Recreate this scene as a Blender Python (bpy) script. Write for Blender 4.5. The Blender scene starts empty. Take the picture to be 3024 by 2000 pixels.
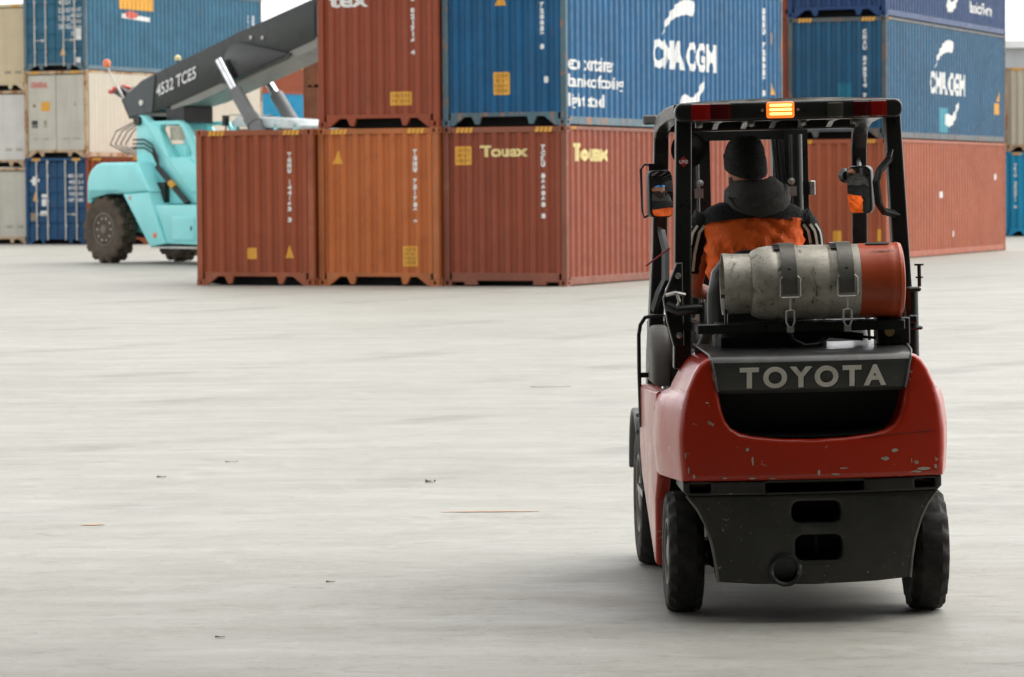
import bpy, bmesh, math, random
from mathutils import Vector, Matrix, Euler, noise
from mathutils.geometry import tessellate_polygon

R = math.radians
random.seed(7)
scene = bpy.context.scene
COL = scene.collection

# ------------------------------------------------------------------ camera
cam_d = bpy.data.cameras.new('camera')
cam_d.sensor_width = 36.0
cam_d.lens = 119.05
cam_d.clip_start = 0.1
cam_d.clip_end = 3000
cam = bpy.data.objects.new('camera', cam_d)
COL.objects.link(cam)
CAM_POS = Vector((0, 0, 1.78))
cam.matrix_world = (Matrix.Translation(CAM_POS) @ Matrix.Rotation(R(90 - 2.547), 4, 'X')
                    @ Matrix.Rotation(R(-0.4), 4, 'Z'))
cam_d.dof.use_dof = True
cam_d.dof.focus_distance = 14.0
cam_d.dof.aperture_fstop = 9.0
scene.camera = cam

# ------------------------------------------------------------------ sky, sun, exposure
SUN_ELEV, SUN_AZ = 56, 64            # azimuth: degrees clockwise from +Y (sun stands to the right)
world = bpy.data.worlds.new('World')
scene.world = world
world.use_nodes = True
wn = world.node_tree
bg = wn.nodes['Background']
sky = wn.nodes.new('ShaderNodeTexSky')
sky.sky_type = 'NISHITA'
sky.sun_disc = False
sky.sun_elevation = R(SUN_ELEV)
sky.sun_rotation = R(SUN_AZ)
sky.air_density = 1.0
sky.dust_density = 1.6
sky.ozone_density = 1.0
hsv = wn.nodes.new('ShaderNodeHueSaturation')      # thin even overcast: the sky's blue washed out
hsv.inputs['Saturation'].default_value = 0.05
wn.links.new(sky.outputs[0], hsv.inputs['Color'])
wn.links.new(hsv.outputs[0], bg.inputs['Color'])
bg.inputs['Strength'].default_value = 0.15
sun_d = bpy.data.lights.new('sun', 'SUN')
sun_d.energy = 0.95
sun_d.angle = R(75)
sun_d.color = (1.0, 0.95, 0.86)
sun = bpy.data.objects.new('sun', sun_d)
COL.objects.link(sun)
_d = Vector((math.sin(R(SUN_AZ)) * math.cos(R(SUN_ELEV)), math.cos(R(SUN_AZ)) * math.cos(R(SUN_ELEV)), math.sin(R(SUN_ELEV))))
sun.rotation_euler = _d.to_track_quat('Z', 'Y').to_euler()
sun.location = (30, 10, 40)
scene.view_settings.view_transform = 'Standard'
scene.view_settings.look = 'None'
scene.view_settings.exposure = 1.2
scene.view_settings.gamma = 1.0
scene.render.engine = 'CYCLES'
scene.cycles.use_denoising = True
scene.cycles.max_bounces = 8
scene.cycles.sample_clamp_indirect = 6.0

# ------------------------------------------------------------------ helpers
AX = {'y': lambda a, b, d: (a, d, b), 'x': lambda a, b, d: (d, a, b), 'z': lambda a, b, d: (a, b, d)}


def area2(p):
    return sum(p[i][0] * p[(i + 1) % len(p)][1] - p[(i + 1) % len(p)][0] * p[i][1] for i in range(len(p))) / 2


def inset(p, b):
    n = len(p)
    out = []
    for i in range(n):
        a, c, e = Vector(p[i - 1]), Vector(p[i]), Vector(p[(i + 1) % n])
        d1, d2 = (c - a).normalized(), (e - c).normalized()
        n1, n2 = Vector((-d1.y, d1.x)), Vector((-d2.y, d2.x))
        m = n1 + n2
        k = max(0.35, 1 + n1.dot(n2))
        q = c + m * (b / k)
        out.append((q.x, q.y))
    return out


def arc(cx, cy, r, a0, a1, n=8, ry=None):
    ry = r if ry is None else ry
    return [(cx + r * math.cos(R(a0 + (a1 - a0) * i / n)), cy + ry * math.sin(R(a0 + (a1 - a0) * i / n))) for i in range(n + 1)]


def rrect(x0, y0, x1, y1, r, n=4):
    return (arc(x1 - r, y0 + r, r, -90, 0, n) + arc(x1 - r, y1 - r, r, 0, 90, n)
            + arc(x0 + r, y1 - r, r, 90, 180, n) + arc(x0 + r, y0 + r, r, 180, 270, n))


def resample(p, step):
    out = []
    for i in range(len(p)):
        a, b = Vector(p[i]), Vector(p[(i + 1) % len(p)])
        k = max(1, int((b - a).length / step))
        out += [tuple(a.lerp(b, j / k)) for j in range(k)]
    return out


class MB:
    def __init__(s):
        s.v, s.f = [], []

    def add(s, vs, fs):
        o = len(s.v)
        s.v += [tuple(v) for v in vs]
        s.f += [[i + o for i in f] for f in fs]
        return s

    def box(s, c, d, rot=None):
        vs = [Vector((x * d[0] / 2, y * d[1] / 2, z * d[2] / 2)) for z in (-1, 1) for y in (-1, 1) for x in (-1, 1)]
        if rot:
            m = Euler([R(a) for a in rot]).to_matrix()
            vs = [m @ v for v in vs]
        return s.add([v + Vector(c) for v in vs], [(0, 2, 3, 1), (4, 5, 7, 6), (0, 1, 5, 4), (2, 6, 7, 3), (0, 4, 6, 2), (1, 3, 7, 5)])

    def bx(s, x0, x1, y0, y1, z0, z1):
        return s.box(((x0 + x1) / 2, (y0 + y1) / 2, (z0 + z1) / 2), (x1 - x0, y1 - y0, z1 - z0))

    def slab(s, loops, axis, d0, d1, bev=0.0, seg=1, both=False):
        """plate with holes; loops[0] outer; chamfered or rounded towards d0"""
        M = AX[axis]
        L = []
        for k, p in enumerate(loops):
            p = [tuple(q) for q in p]
            a = area2(p)
            if (k == 0) != (a > 0):
                p = p[::-1]
            L.append(p)
        sg = 1 if d1 > d0 else -1
        rings = []
        if bev:
            for i in range(seg + 1):
                t = i / seg * math.pi / 2
                rings.append((bev * (1 - math.sin(t)), d0 + sg * bev * (1 - math.cos(t))))
        else:
            rings.append((0, d0))
        if both and bev:
            rings += [(b, d1 - (d - d0)) for b, d in reversed(rings)]
        else:
            rings.append((0, d1))
        allr = [[inset(p, b) if b > 1e-9 else p for p in L] for b, _ in rings]
        cnt = [len(p) for p in L]
        tot = sum(cnt)
        vs = []
        for (b, d), ps in zip(rings, allr):
            for p in ps:
                vs += [M(x, y, d) for x, y in p]
        fs = []
        for r in range(len(rings) - 1):
            off = 0
            for c in cnt:
                for i in range(c):
                    j = (i + 1) % c
                    fs.append((r * tot + off + i, r * tot + off + j, (r + 1) * tot + off + j, (r + 1) * tot + off + i))
                off += c
        for r in (0, len(rings) - 1):
            tri = tessellate_polygon([[Vector((x, y, 0)) for x, y in p] for p in allr[r]])
            fs += [tuple(r * tot + i for i in t) for t in tri]
        return s.add(vs, fs)

    def tube(s, pts, r, n=10, closed=False, caps=True, sec=None, upv=None):
        """sweep of a circle (radius r or list) or of a 2D section sec"""
        P = [Vector(p) for p in pts]
        m = len(P)
        rr = r if isinstance(r, (list, tuple)) else [r] * m
        T = []
        for i in range(m):
            a = P[i - 1] if (i or closed) else P[i]
            b = P[(i + 1) % m] if (i < m - 1 or closed) else P[i]
            T.append((b - a).normalized())
        up = Vector(upv) if upv else (Vector((0, 0, 1)) if abs(T[0].z) < .9 else Vector((1, 0, 0)))
        N = (up - T[0] * up.dot(T[0])).normalized()
        vs = []
        k = len(sec) if sec else n
        for i in range(m):
            if upv:
                N = (Vector(upv) - T[i] * Vector(upv).dot(T[i])).normalized()
            else:
                N = (N - T[i] * N.dot(T[i])).normalized()
            B = T[i].cross(N)
            for j in range(k):
                if sec:
                    q = N * sec[j][1] + B * sec[j][0]
                    vs.append(P[i] + q * (rr[i] if r else 1))
                else:
                    a = 2 * math.pi * j / n
                    vs.append(P[i] + (N * math.cos(a) + B * math.sin(a)) * rr[i])
        fs = []
        for i in range(m if closed else m - 1):
            for j in range(k):
                a, b = i * k + j, i * k + (j + 1) % k
                c, d = ((i + 1) % m) * k + (j + 1) % k, ((i + 1) % m) * k + j
                fs.append((a, b, c, d))
        if caps and not closed:
            fs.append(tuple(range(k))[::-1])
            fs.append(tuple((m - 1) * k + j for j in range(k)))
        return s.add(vs, fs)

    def lathe(s, prof, axis='x', c=(0, 0, 0), n=32, fn=None, cap=True):
        """prof: (radius, along) pairs"""
        vs, fs = [], []
        for r, t in prof:
            for j in range(n):
                a = 2 * math.pi * j / n
                rr = fn(r, t, j) if fn else r
                u, w = rr * math.cos(a), rr * math.sin(a)
                p = {'x': (t, u, w), 'y': (u, t, w), 'z': (u, w, t)}[axis]
                vs.append((p[0] + c[0], p[1] + c[1], p[2] + c[2]))
        for i in range(len(prof) - 1):
            for j in range(n):
                k = (j + 1) % n
                fs.append((i * n + j, i * n + k, (i + 1) * n + k, (i + 1) * n + j))
        if cap:
            if prof[0][0] > 1e-5:
                fs.append(tuple(range(n))[::-1])
            if prof[-1][0] > 1e-5:
                fs.append(tuple((len(prof) - 1) * n + j for j in range(n)))
        return s.add(vs, fs)

    def grid(s, rows, closed=False, caps=False):
        n = len(rows[0])
        vs = [p for r in rows for p in r]
        fs = []
        for i in range(len(rows) - 1):
            for j in range(n if closed else n - 1):
                k = (j + 1) % n
                fs.append((i * n + j, i * n + k, (i + 1) * n + k, (i + 1) * n + j))
        if caps:
            fs.append(tuple(range(n))[::-1])
            fs.append(tuple((len(rows) - 1) * n + j for j in range(n)))
        return s.add(vs, fs)

    def mesh(s, name, smooth=38, bev=0.0, seg=1, fn=None, weld=True, normals=True, cuts=None):
        bm = bmesh.new()
        vs = [bm.verts.new(v) for v in s.v]
        for f in s.f:
            try:
                bm.faces.new([vs[i] for i in f])
            except ValueError:
                pass
        if weld:
            bmesh.ops.remove_doubles(bm, verts=bm.verts, dist=1e-5)
        if cuts:
            for co, no in cuts:
                bmesh.ops.bisect_plane(bm, geom=bm.verts[:] + bm.edges[:] + bm.faces[:], plane_co=co, plane_no=no)
        if normals:
            bmesh.ops.recalc_face_normals(bm, faces=bm.faces)
        if bev:
            es = [e for e in bm.edges if len(e.link_faces) == 2 and e.calc_face_angle(0) > R(32)]
            bmesh.ops.bevel(bm, geom=es, offset=bev, segments=seg, profile=.5, affect='EDGES', clamp_overlap=True)
        if fn:
            for v in bm.verts:
                v.co = fn(v.co)
        me = bpy.data.meshes.new(name)
        bm.to_mesh(me)
        bm.free()
        if smooth:
            me.shade_smooth()
            me.set_sharp_from_angle(angle=R(smooth))
        return me

    def build(s, name, mat, parent=None, loc=None, rot=None, **kw):
        return link(name, s.mesh(name, **kw), mat, parent, loc, rot)


def link(name, me, mat, parent=None, loc=None, rot=None):
    o = bpy.data.objects.new(name, me)
    COL.objects.link(o)
    if mat:
        if not len(me.materials):
            me.materials.append(mat)
        elif me.materials[0] != mat:
            o.material_slots[0].link = 'OBJECT'
            o.material_slots[0].material = mat
    if parent:
        o.parent = parent
    if loc is not None:
        o.location = loc
    if rot is not None:
        o.rotation_euler = [R(a) for a in rot]
    return o


def tag(o, label=None, cat=None, group=None, kind=None):
    for k, v in (('label', label), ('category', cat), ('group', group), ('kind', kind)):
        if v:
            o[k] = v
    return o


def empty(name, loc, rot=(0, 0, 0)):
    o = bpy.data.objects.new(name, None)
    o.empty_display_size = .3
    COL.objects.link(o)
    o.location = loc
    o.rotation_euler = [R(a) for a in rot]
    return o


def text2d(body, size=1.0, bold=0.0, spacing=1.0, line=1.0, align='LEFT', shear=0.0, res=3):
    """flat letter shapes as (verts2d, faces)"""
    cu = bpy.data.curves.new('t', 'FONT')
    cu.body = body
    cu.size = size
    cu.offset = bold
    cu.space_character = spacing
    cu.space_line = line
    cu.align_x = align
    cu.shear = shear
    cu.resolution_u = res
    ob = bpy.data.objects.new('t', cu)
    COL.objects.link(ob)
    dg = bpy.context.evaluated_depsgraph_get()
    me = ob.evaluated_get(dg).to_mesh()
    vs = [(v.co.x, v.co.y) for v in me.vertices]
    fs = [tuple(p.vertices) for p in me.polygons]
    ob.evaluated_get(dg).to_mesh_clear()
    bpy.data.objects.remove(ob)
    bpy.data.curves.remove(cu)
    return vs, fs


def fit(t, x0, y0, x1, y1):
    vs, fs = t
    ax, bx = min(v[0] for v in vs), max(v[0] for v in vs)
    ay, by = min(v[1] for v in vs), max(v[1] for v in vs)
    return [(x0 + (v[0] - ax) / (bx - ax) * (x1 - x0), y0 + (v[1] - ay) / (by - ay) * (y1 - y0)) for v in vs], fs


def poly2d(p):
    return list(p), [tuple(t) for t in tessellate_polygon([[Vector((x, y, 0)) for x, y in p]])]


# ------------------------------------------------------------------ materials
def new_mat(name):
    m = bpy.data.materials.new(name)
    m.use_nodes = True
    nt = m.node_tree
    return m, nt, nt.nodes['Principled BSDF']


def nnode(nt, t, **kw):
    n = nt.nodes.new(t)
    for k, v in kw.items():
        if k in n.inputs:
            n.inputs[k].default_value = v
        else:
            setattr(n, k, v)
    return n


def ramp(nt, src, stops):
    r = nt.nodes.new('ShaderNodeValToRGB')
    while len(r.color_ramp.elements) < len(stops):
        r.color_ramp.elements.new(.5)
    for e, (p, c) in zip(r.color_ramp.elements, stops):
        e.position = p
        e.color = c if len(c) == 4 else (*c, 1)
    nt.links.new(src, r.inputs[0])
    return r.outputs[0]


def mixc(nt, fac, a, b, mode='MIX'):
    m = nt.nodes.new('ShaderNodeMix')
    m.data_type = 'RGBA'
    m.blend_type = mode
    for sock, val in ((m.inputs[0], fac), (m.inputs[6], a), (m.inputs[7], b)):
        if hasattr(val, 'is_linked') or hasattr(val, 'links'):
            nt.links.new(val, sock)
        elif isinstance(val, (int, float)):
            sock.default_value = val
        else:
            sock.default_value = (*val[:3], 1)
    return m.outputs[2]


def coords(nt, scale=(1, 1, 1), rnd=True, rot=0.0):
    tc = nt.nodes.new('ShaderNodeTexCoord')
    mp = nt.nodes.new('ShaderNodeMapping')
    mp.inputs['Scale'].default_value = scale
    mp.inputs['Rotation'].default_value = (0, 0, R(rot))
    nt.links.new(tc.outputs['Object'], mp.inputs['Vector'])
    if rnd:
        oi = nt.nodes.new('ShaderNodeObjectInfo')
        mu = nnode(nt, 'ShaderNodeMath', operation='MULTIPLY')
        mu.inputs[1].default_value = 37.0
        nt.links.new(oi.outputs['Random'], mu.inputs[0])
        cb = nt.nodes.new('ShaderNodeCombineXYZ')
        for i in range(3):
            nt.links.new(mu.outputs[0], cb.inputs[i])
        nt.links.new(cb.outputs[0], mp.inputs['Location'])
    return mp.outputs[0]


def tex(nt, scale, detail=4, rough=.55, vec=(1, 1, 1), dist=0.0, rnd=True, rot=0.0):
    n = nnode(nt, 'ShaderNodeTexNoise', Scale=scale, Detail=detail, Roughness=rough, Distortion=dist)
    nt.links.new(coords(nt, vec, rnd, rot), n.inputs['Vector'])
    return n.outputs[0]


def bump(nt, b, src, strength, dist=.01):
    n = nnode(nt, 'ShaderNodeBump', Strength=strength, Distance=dist)
    nt.links.new(src, n.inputs['Height'])
    nt.links.new(n.outputs[0], b.inputs['Normal'])


def paint(name, col, rough=.45, var=.18, rust=0.0, streak=.25, coat=0.0, chips=0.0, chipcol=(.32, .3, .24), metal=0.0,
          spec=.3, rustcol=(.16, .055, .02), dirt=0.0, dirtcol=(.10, .085, .06), nscale=1.0, bmp=0.06):
    m, nt, b = new_mat(name)
    c = mixc(nt, ramp(nt, tex(nt, 1.3 * nscale, 5), [(.3, (0, 0, 0)), (.72, (1, 1, 1))]), [x * (1 - var) for x in col], [min(1, x * (1 + var)) for x in col])
    if streak:
        s = ramp(nt, tex(nt, 5 * nscale, 4, .6, (1, 1, .08)), [(.45, (0, 0, 0)), (.75, (1, 1, 1))])
        mu = nnode(nt, 'ShaderNodeMath', operation='MULTIPLY')
        nt.links.new(s, mu.inputs[0])
        mu.inputs[1].default_value = streak
        c = mixc(nt, mu.outputs[0], c, [x * .55 + .03 for x in col])
    if dirt:
        d = ramp(nt, tex(nt, 2.4 * nscale, 7, .68), [(.62 - dirt * .25, (0, 0, 0)), (.78, (1, 1, 1))])
        mu = nnode(nt, 'ShaderNodeMath', operation='MULTIPLY')
        nt.links.new(d, mu.inputs[0])
        mu.inputs[1].default_value = .6
        c = mixc(nt, mu.outputs[0], c, dirtcol)
    if rust:
        rr = ramp(nt, tex(nt, 3.5 * nscale, 9, .7, (1, 1, .5)), [(.68 - .22 * rust, (0, 0, 0)), (.74 - .18 * rust, (1, 1, 1))])
        c = mixc(nt, rr, c, rustcol)
    if chips:
        ch = ramp(nt, tex(nt, 14 * nscale, 6, .62, (1, 1, 1.4)), [(.70 - .1 * chips, (0, 0, 0)), (.712 - .1 * chips, (1, 1, 1))])
        c = mixc(nt, ch, c, chipcol)
    nt.links.new(c, b.inputs['Base Color'])
    rg = ramp(nt, tex(nt, 6 * nscale, 5), [(.3, (rough * .75,) * 3), (.75, (min(1, rough * 1.3),) * 3)])
    nt.links.new(rg, b.inputs['Roughness'])
    b.inputs['Metallic'].default_value = metal
    b.inputs['Specular IOR Level'].default_value = spec
    if coat:
        b.inputs['Coat Weight'].default_value = coat
        b.inputs['Coat Roughness'].default_value = .15
    if bmp:
        bump(nt, b, tex(nt, 9 * nscale, 4), bmp, .02)
    return m


def plain(name, col, rough=.5, metal=0.0, emit=None, strength=1.0, coat=0.0, trans=0.0, alpha=1.0):
    m, nt, b = new_mat(name)
    v = tex(nt, 7, 5)
    c = mixc(nt, ramp(nt, v, [(.3, (0, 0, 0)), (.7, (1, 1, 1))]), [x * .85 for x in col], [min(1, x * 1.12) for x in col])
    nt.links.new(c, b.inputs['Base Color'])
    b.inputs['Roughness'].default_value = rough
    b.inputs['Metallic'].default_value = metal
    b.inputs['Coat Weight'].default_value = coat
    b.inputs['Transmission Weight'].default_value = trans
    b.inputs['Alpha'].default_value = alpha
    if emit:
        b.inputs['Emission Color'].default_value = (*emit, 1)
        b.inputs['Emission Strength'].default_value = strength
    return m


M = {}
M['black'] = paint('black_coated_steel', (.012, .013, .012), .33, .3, streak=0, coat=.25, bmp=.02, nscale=4)
M['rubber'] = paint('tyre_rubber', (.014, .013, .012), .75, .3, streak=0, dirt=.5, dirtcol=(.05, .043, .034), nscale=4)
M['dusty_rubber'] = paint('dusty_tyre_rubber', (.075, .058, .042), .85, .3, streak=0, dirt=.7, dirtcol=(.15, .115, .08), nscale=1.5)
M['chrome'] = plain('chrome_rod', (.75, .77, .8), .14, 1.0)
M['steel'] = paint('worn_zinc_steel', (.42, .41, .38), .38, .2, streak=0, metal=.85, dirt=.3, nscale=5)
M['dark'] = plain('dark_recess', (.008, .008, .008), .8)  # near-black, chiefly standing in for the shade inside openings and holes
M['white_text'] = paint('white_lettering', (.72, .72, .70), .5, .1, streak=.15, nscale=2, bmp=0)
M['cream_text'] = paint('cream_lettering', (.70, .58, .26), .5, .1, streak=.2, nscale=2, bmp=0)
M['red_text'] = plain('red_lettering', (.55, .10, .07), .5)
M['grey_text'] = plain('grey_lettering', (.16, .16, .15), .6)
M['yellow'] = paint('yellow_sticker', (.66, .33, .045), .5, .1, streak=.1, nscale=2, bmp=0)
M['sticker_ink'] = plain('sticker_ink', (.18, .10, .02), .6)
M['white_sticker'] = plain('white_sticker', (.7, .7, .68), .5)
M['black_sticker'] = plain('black_sticker', (.02, .02, .02), .5)
M['glass'] = plain('tinted_cab_glass', (.02, .03, .03), .06, 0, coat=.5)
# ------------------------------------------------------------------ ground
def ground_mat():
    m, nt, b = new_mat('pale_worn_concrete')
    base = mixc(nt, ramp(nt, tex(nt, .10, 6, .6, rnd=False), [(.3, (0, 0, 0)), (.7, (1, 1, 1))]), (.300, .295, .258), (.378, .372, .330))
    # (scale, stretch, ramp, amount, colour, direction): drifts of dust, tyre scuffs, damp patches, spilled fines
    for sc_, st_, lo_, hi_, amt, col, ro_ in ((.45, (.8, 1, 1), .46, .70, .26, (.20, .192, .165), 15), (.9, (.45, 1.2, 1), .52, .72, .16, (.17, .16, .132), -12),
                                              (1.7, (.8, 1, 1), .50, .68, .19, (.21, .198, .168), 40), (2.6, (.9, 1, 1), .54, .66, .34, (.45, .45, .42), -35),
                                              (4.2, (.6, 1, 1), .53, .66, .30, (.175, .16, .13), 50), (6.5, (.9, 1, 1), .56, .66, .36, (.43, .43, .40), 20),
                                              (10, (.6, 1, 1), .57, .68, .38, (.15, .137, .11), -45), (22, (.7, 1, 1), .58, .68, .42, (.13, .118, .095), 30)):
        q = ramp(nt, tex(nt, sc_, 8, .68, st_, .9, rnd=False, rot=ro_), [(lo_, (0, 0, 0)), (hi_, (1, 1, 1))])
        mq = nnode(nt, 'ShaderNodeMath', operation='MULTIPLY')
        nt.links.new(q, mq.inputs[0])
        mq.inputs[1].default_value = amt
        base = mixc(nt, mq.outputs[0], base, col)
    # faint curved tyre arcs
    wv = nnode(nt, 'ShaderNodeTexWave', Scale=.09, Distortion=6.0, Detail=3)
    wv.inputs['Detail Scale'].default_value = .6
    nt.links.new(coords(nt, (1, 1, 1), False, 35), wv.inputs['Vector'])
    wr = ramp(nt, wv.outputs[1], [(.90, (0, 0, 0)), (.97, (1, 1, 1))])
    mw_ = nnode(nt, 'ShaderNodeMath', operation='MULTIPLY')
    nt.links.new(wr, mw_.inputs[0])
    nt.links.new(ramp(nt, tex(nt, .6, 5, rnd=False), [(.45, (0, 0, 0)), (.65, (.4, .4, .4))]), mw_.inputs[1])
    base = mixc(nt, mw_.outputs[0], base, (.13, .12, .105))
    sp = ramp(nt, tex(nt, 45, 5, .7, rnd=False), [(.3, (0, 0, 0)), (.72, (1, 1, 1))])
    base = mixc(nt, sp, mixc(nt, .18, base, (.12, .11, .1)), base)
    gr = ramp(nt, tex(nt, 170, 3, .6, rnd=False), [(.25, (0, 0, 0)), (.6, (1, 1, 1))])
    base = mixc(nt, gr, mixc(nt, .3, base, (.1, .09, .08)), base)
    nt.links.new(base, b.inputs['Base Color'])
    rg = ramp(nt, tex(nt, 1.4, 7, .65, (.4, 1.3, 1), rnd=False), [(.3, (.42,) * 3), (.7, (.78,) * 3)])
    nt.links.new(rg, b.inputs['Roughness'])
    bump(nt, b, tex(nt, 60, 6, .7, rnd=False), .35, .006)
    return m


g = MB()
g.add([(-900, -200, 0), (900, -200, 0), (900, 1800, 0), (-900, 1800, 0)], [(0, 1, 2, 3)])
tag(g.build('ground', ground_mat(), smooth=0), 'pale worn concrete yard streaked with dirt', kind='structure')

# ------------------------------------------------------------------ the warehouse the forklift is leaving (behind the camera)
wh = empty('warehouse', (1.0, -14, 0))
tag(wh, 'large grey warehouse with an open front that the forklift drives out of', 'building')
mw = paint('warehouse_cladding', (.20, .21, .21), .6, .12, nscale=.3)
mwi = paint('warehouse_roof_sheet', (.16, .165, .165), .7, .12, nscale=.3)
for nm, bb in (('wall', (-22, 22, -22, -21.7, 0, 8.8)), ('wall', (-22, -21.7, -21.7, 14.0, 0, 8.8)), ('wall', (21.7, 22, -21.7, 14.0, 0, 8.8)),
               ('roof', (-22.5, 22.5, -22.5, 14.0, 8.82, 9.1)), ('fascia', (-22, 22, 14.02, 14.3, 3.95, 9.6)),
               ('shade_canopy', (-22, 22, 14.32, 26.3, 4.0, 4.25))):  # unseen overhang added to darken the forklift's rear and the near ground
    MB().bx(*bb).build(nm, mw if nm in ('wall', 'fascia') else mwi, wh, smooth=0)
for x in (-21, -14, -7, 7, 14, 21):
    MB().bx(x - .15, x + .15, 13.6, 13.98, 0, 8.8).build('column', M['steel'], wh, smooth=0)

# far white hall at the right edge
hall = empty('storage_hall', (42, 240, 0))
tag(hall, 'pale grey storage hall far behind the containers at the right edge', 'building')
mh = paint('white_cladding', (.72, .73, .73), .6, .06, nscale=.2)
MB().bx(-24, 40, 0, 60, 0, 11.4).build('lower_wall', paint('grey_cladding', (.42, .43, .44), .6, .08, nscale=.2), hall, smooth=0)
MB().bx(-24.5, 40.5, -.6, 60.6, 11.4, 11.9).build('roof', mh, hall, smooth=0)
# ------------------------------------------------------------------ containers
W2 = 1.219


def prof_side(u, pitch=.278, dep=.036):
    t = (u / pitch) % 1.0
    a, s = (.26, .24) if pitch > .26 else (.34, .16)
    if t < a: return 0.0
    if t < a + s: return dep * (t - a) / s
    if t < 2 * a + s: return dep
    return dep * (1 - (t - 2 * a - s) / s)


def breaks(u0, u1, pitch=.278):
    out, k = [], math.floor(u0 / pitch)
    while k * pitch < u1:
        for f in ((0, .26, .5, .76) if pitch > .26 else (0, .34, .5, .84)):
            q = (k + f) * pitch
            if u0 < q < u1: out.append(q)
        k += 1
    return out


P_END, D_END = .25, .052


def drape(name, shape, kind, mat, parent, off=.006, L=12.192):
    """paint or stick a flat 2D shape onto a corrugated panel so that it follows the folds"""
    vs, fs = shape
    pitch, dep = (P_END, D_END) if kind == 'end' else (.278, .036)
    bm = bmesh.new()
    bv = [bm.verts.new((x, 0, z)) for x, z in vs]
    for f in fs:
        try: bm.faces.new([bv[i] for i in f])
        except ValueError: pass
    if kind in ('end', 'side'):
        lo, hi = min(v[0] for v in vs), max(v[0] for v in vs)
        for q in breaks(lo, hi, pitch):
            bmesh.ops.bisect_plane(bm, geom=bm.verts[:] + bm.edges[:] + bm.faces[:], plane_co=(q, 0, 0), plane_no=(1, 0, 0))
    for v in bm.verts:
        u, z = v.co.x, v.co.z
        if kind == 'end': v.co = (u, .012 + prof_side(u, pitch, dep) - off, z)
        elif kind == 'side': v.co = (W2 - .012 - prof_side(u) + off, u, z)
        elif kind == 'door': v.co = (u, .05 - off, z)
        elif kind == 'flat_end': v.co = (u, -.002 - off, z)
        elif kind == 'flat_side': v.co = (W2 + .002 + off, u, z)
    me = bpy.data.meshes.new(name)
    bm.to_mesh(me)
    bm.free()
    return link(name, me, mat, parent)


MESH = {}


def shared(key, fn):
    if key not in MESH:
        MESH[key] = fn()
    return MESH[key]


def sheet_end(H, far, L):
    us = [-W2 + .1] + breaks(-W2 + .1, W2 - .1, P_END) + [W2 - .1]
    y = (lambda u: L - .012 - prof_side(u, P_END, D_END)) if far else (lambda u: .012 + prof_side(u, P_END, D_END))
    return MB().grid([[(u, y(u), z) for u in us] for z in (.23, H - .1)]).mesh('end_panel', smooth=0)


def sheet_side(L, H, sgn):
    us = [.09] + breaks(.09, L - .09) + [L - .09]
    return MB().grid([[(sgn * (W2 - .012 - prof_side(u)), u, z) for u in us] for z in (.155, H - .07)]).mesh('side_panel', smooth=0)


def sill(H, kind):
    m = MB()
    w = W2 - .165
    if kind == 'gooseneck':
        p = [(-w, .0), (-w + .05, .0), (-w + .27, .168), (-.64, .168), (-.57, .03), (-.49, .03), (-.45, .168),
             (.45, .168), (.49, .03), (.57, .03), (.64, .168), (w - .27, .168), (w - .05, .0), (w, .0), (w, .245), (-w, .245)]
    else:
        p = [(-w, .075), (-w + .25, .075), (-w + .25, .02), (-.55, .02), (-.55, .10), (.55, .10), (.55, .02), (w - .25, .02), (w - .25, .075), (w, .075), (w, .245), (-w, .245)]
    m.slab([p], 'y', .004, .07, .006)
    return m.mesh('end_sill', smooth=30)


def casting(sx, y0, sy, z0):
    """corner casting with its oval lifting holes; sx,sy: outward signs"""
    m = MB()
    x1, x0 = W2, W2 - .162
    hx = (x0 + x1) / 2
    f = [(sx * a, b) for a, b in [(x0, z0), (x1, z0), (x1, z0 + .118), (x0, z0 + .118)]]
    m.slab([f, [(sx * hx + a, z0 + .059 + b) for a, b in arc(0, 0, .032, 0, 330, 11, .040)]], 'y', y0, y0 - sy * .03)
    yy = y0 - sy * .178
    q = [(y0 - sy * .031, z0), (yy, z0), (yy, z0 + .118), (y0 - sy * .031, z0 + .118)]
    m.slab([q, [(y0 - sy * .09 + a, z0 + .059 + b) for a, b in arc(0, 0, .04, 0, 330, 11, .032)]], 'x', sx * x1, sx * (x1 - .03))
    xa, xb = sorted((sx * (x0 + .001), sx * (x1 - .05)))
    ya, yb = sorted((y0 - sy * .07, yy))
    m.bx(xa, xb, ya, yb, z0 + .001, z0 + .117)
    xa, xb = sorted((sx * (x0 + .001), sx * (x1 - .029)))
    ya, yb = sorted((y0 - sy * .029, yy))
    m.bx(xa, xb, ya, yb, z0 + .0005, z0 + .012).bx(xa, xb, ya, yb, z0 + .106, z0 + .1175)
    return m.mesh('corner_casting', smooth=0, weld=False)


def door_mesh(H, sgn):
    """one door leaf: framed plate with pressed horizontal channels"""
    m = MB()
    x0, x1 = sorted((sgn * .012, sgn * (W2 - .115)))
    zs = [.24]
    n = 5
    seg = (H - .14 - .24) / n
    pts = [(.05, .24)]
    for i in range(n):
        a = .24 + i * seg
        pts += [(.05, a + seg * .62), (.075, a + seg * .70), (.075, a + seg * .90), (.05, a + seg * .98)]
    pts += [(.05, H - .14), (.11, H - .14), (.11, .24)]
    m.slab([pts], 'x', x0, x1)
    return m.mesh('door', smooth=0)


def flat_door(H, sgn):
    m = MB()
    x0, x1 = sorted((sgn * .008, sgn * (W2 - .115)))
    m.slab([[(x0, .24), (x1, .24), (x1, H - .14), (x0, H - .14)]], 'y', .05, .11, .012)
    return m.mesh('door', smooth=0)


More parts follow.
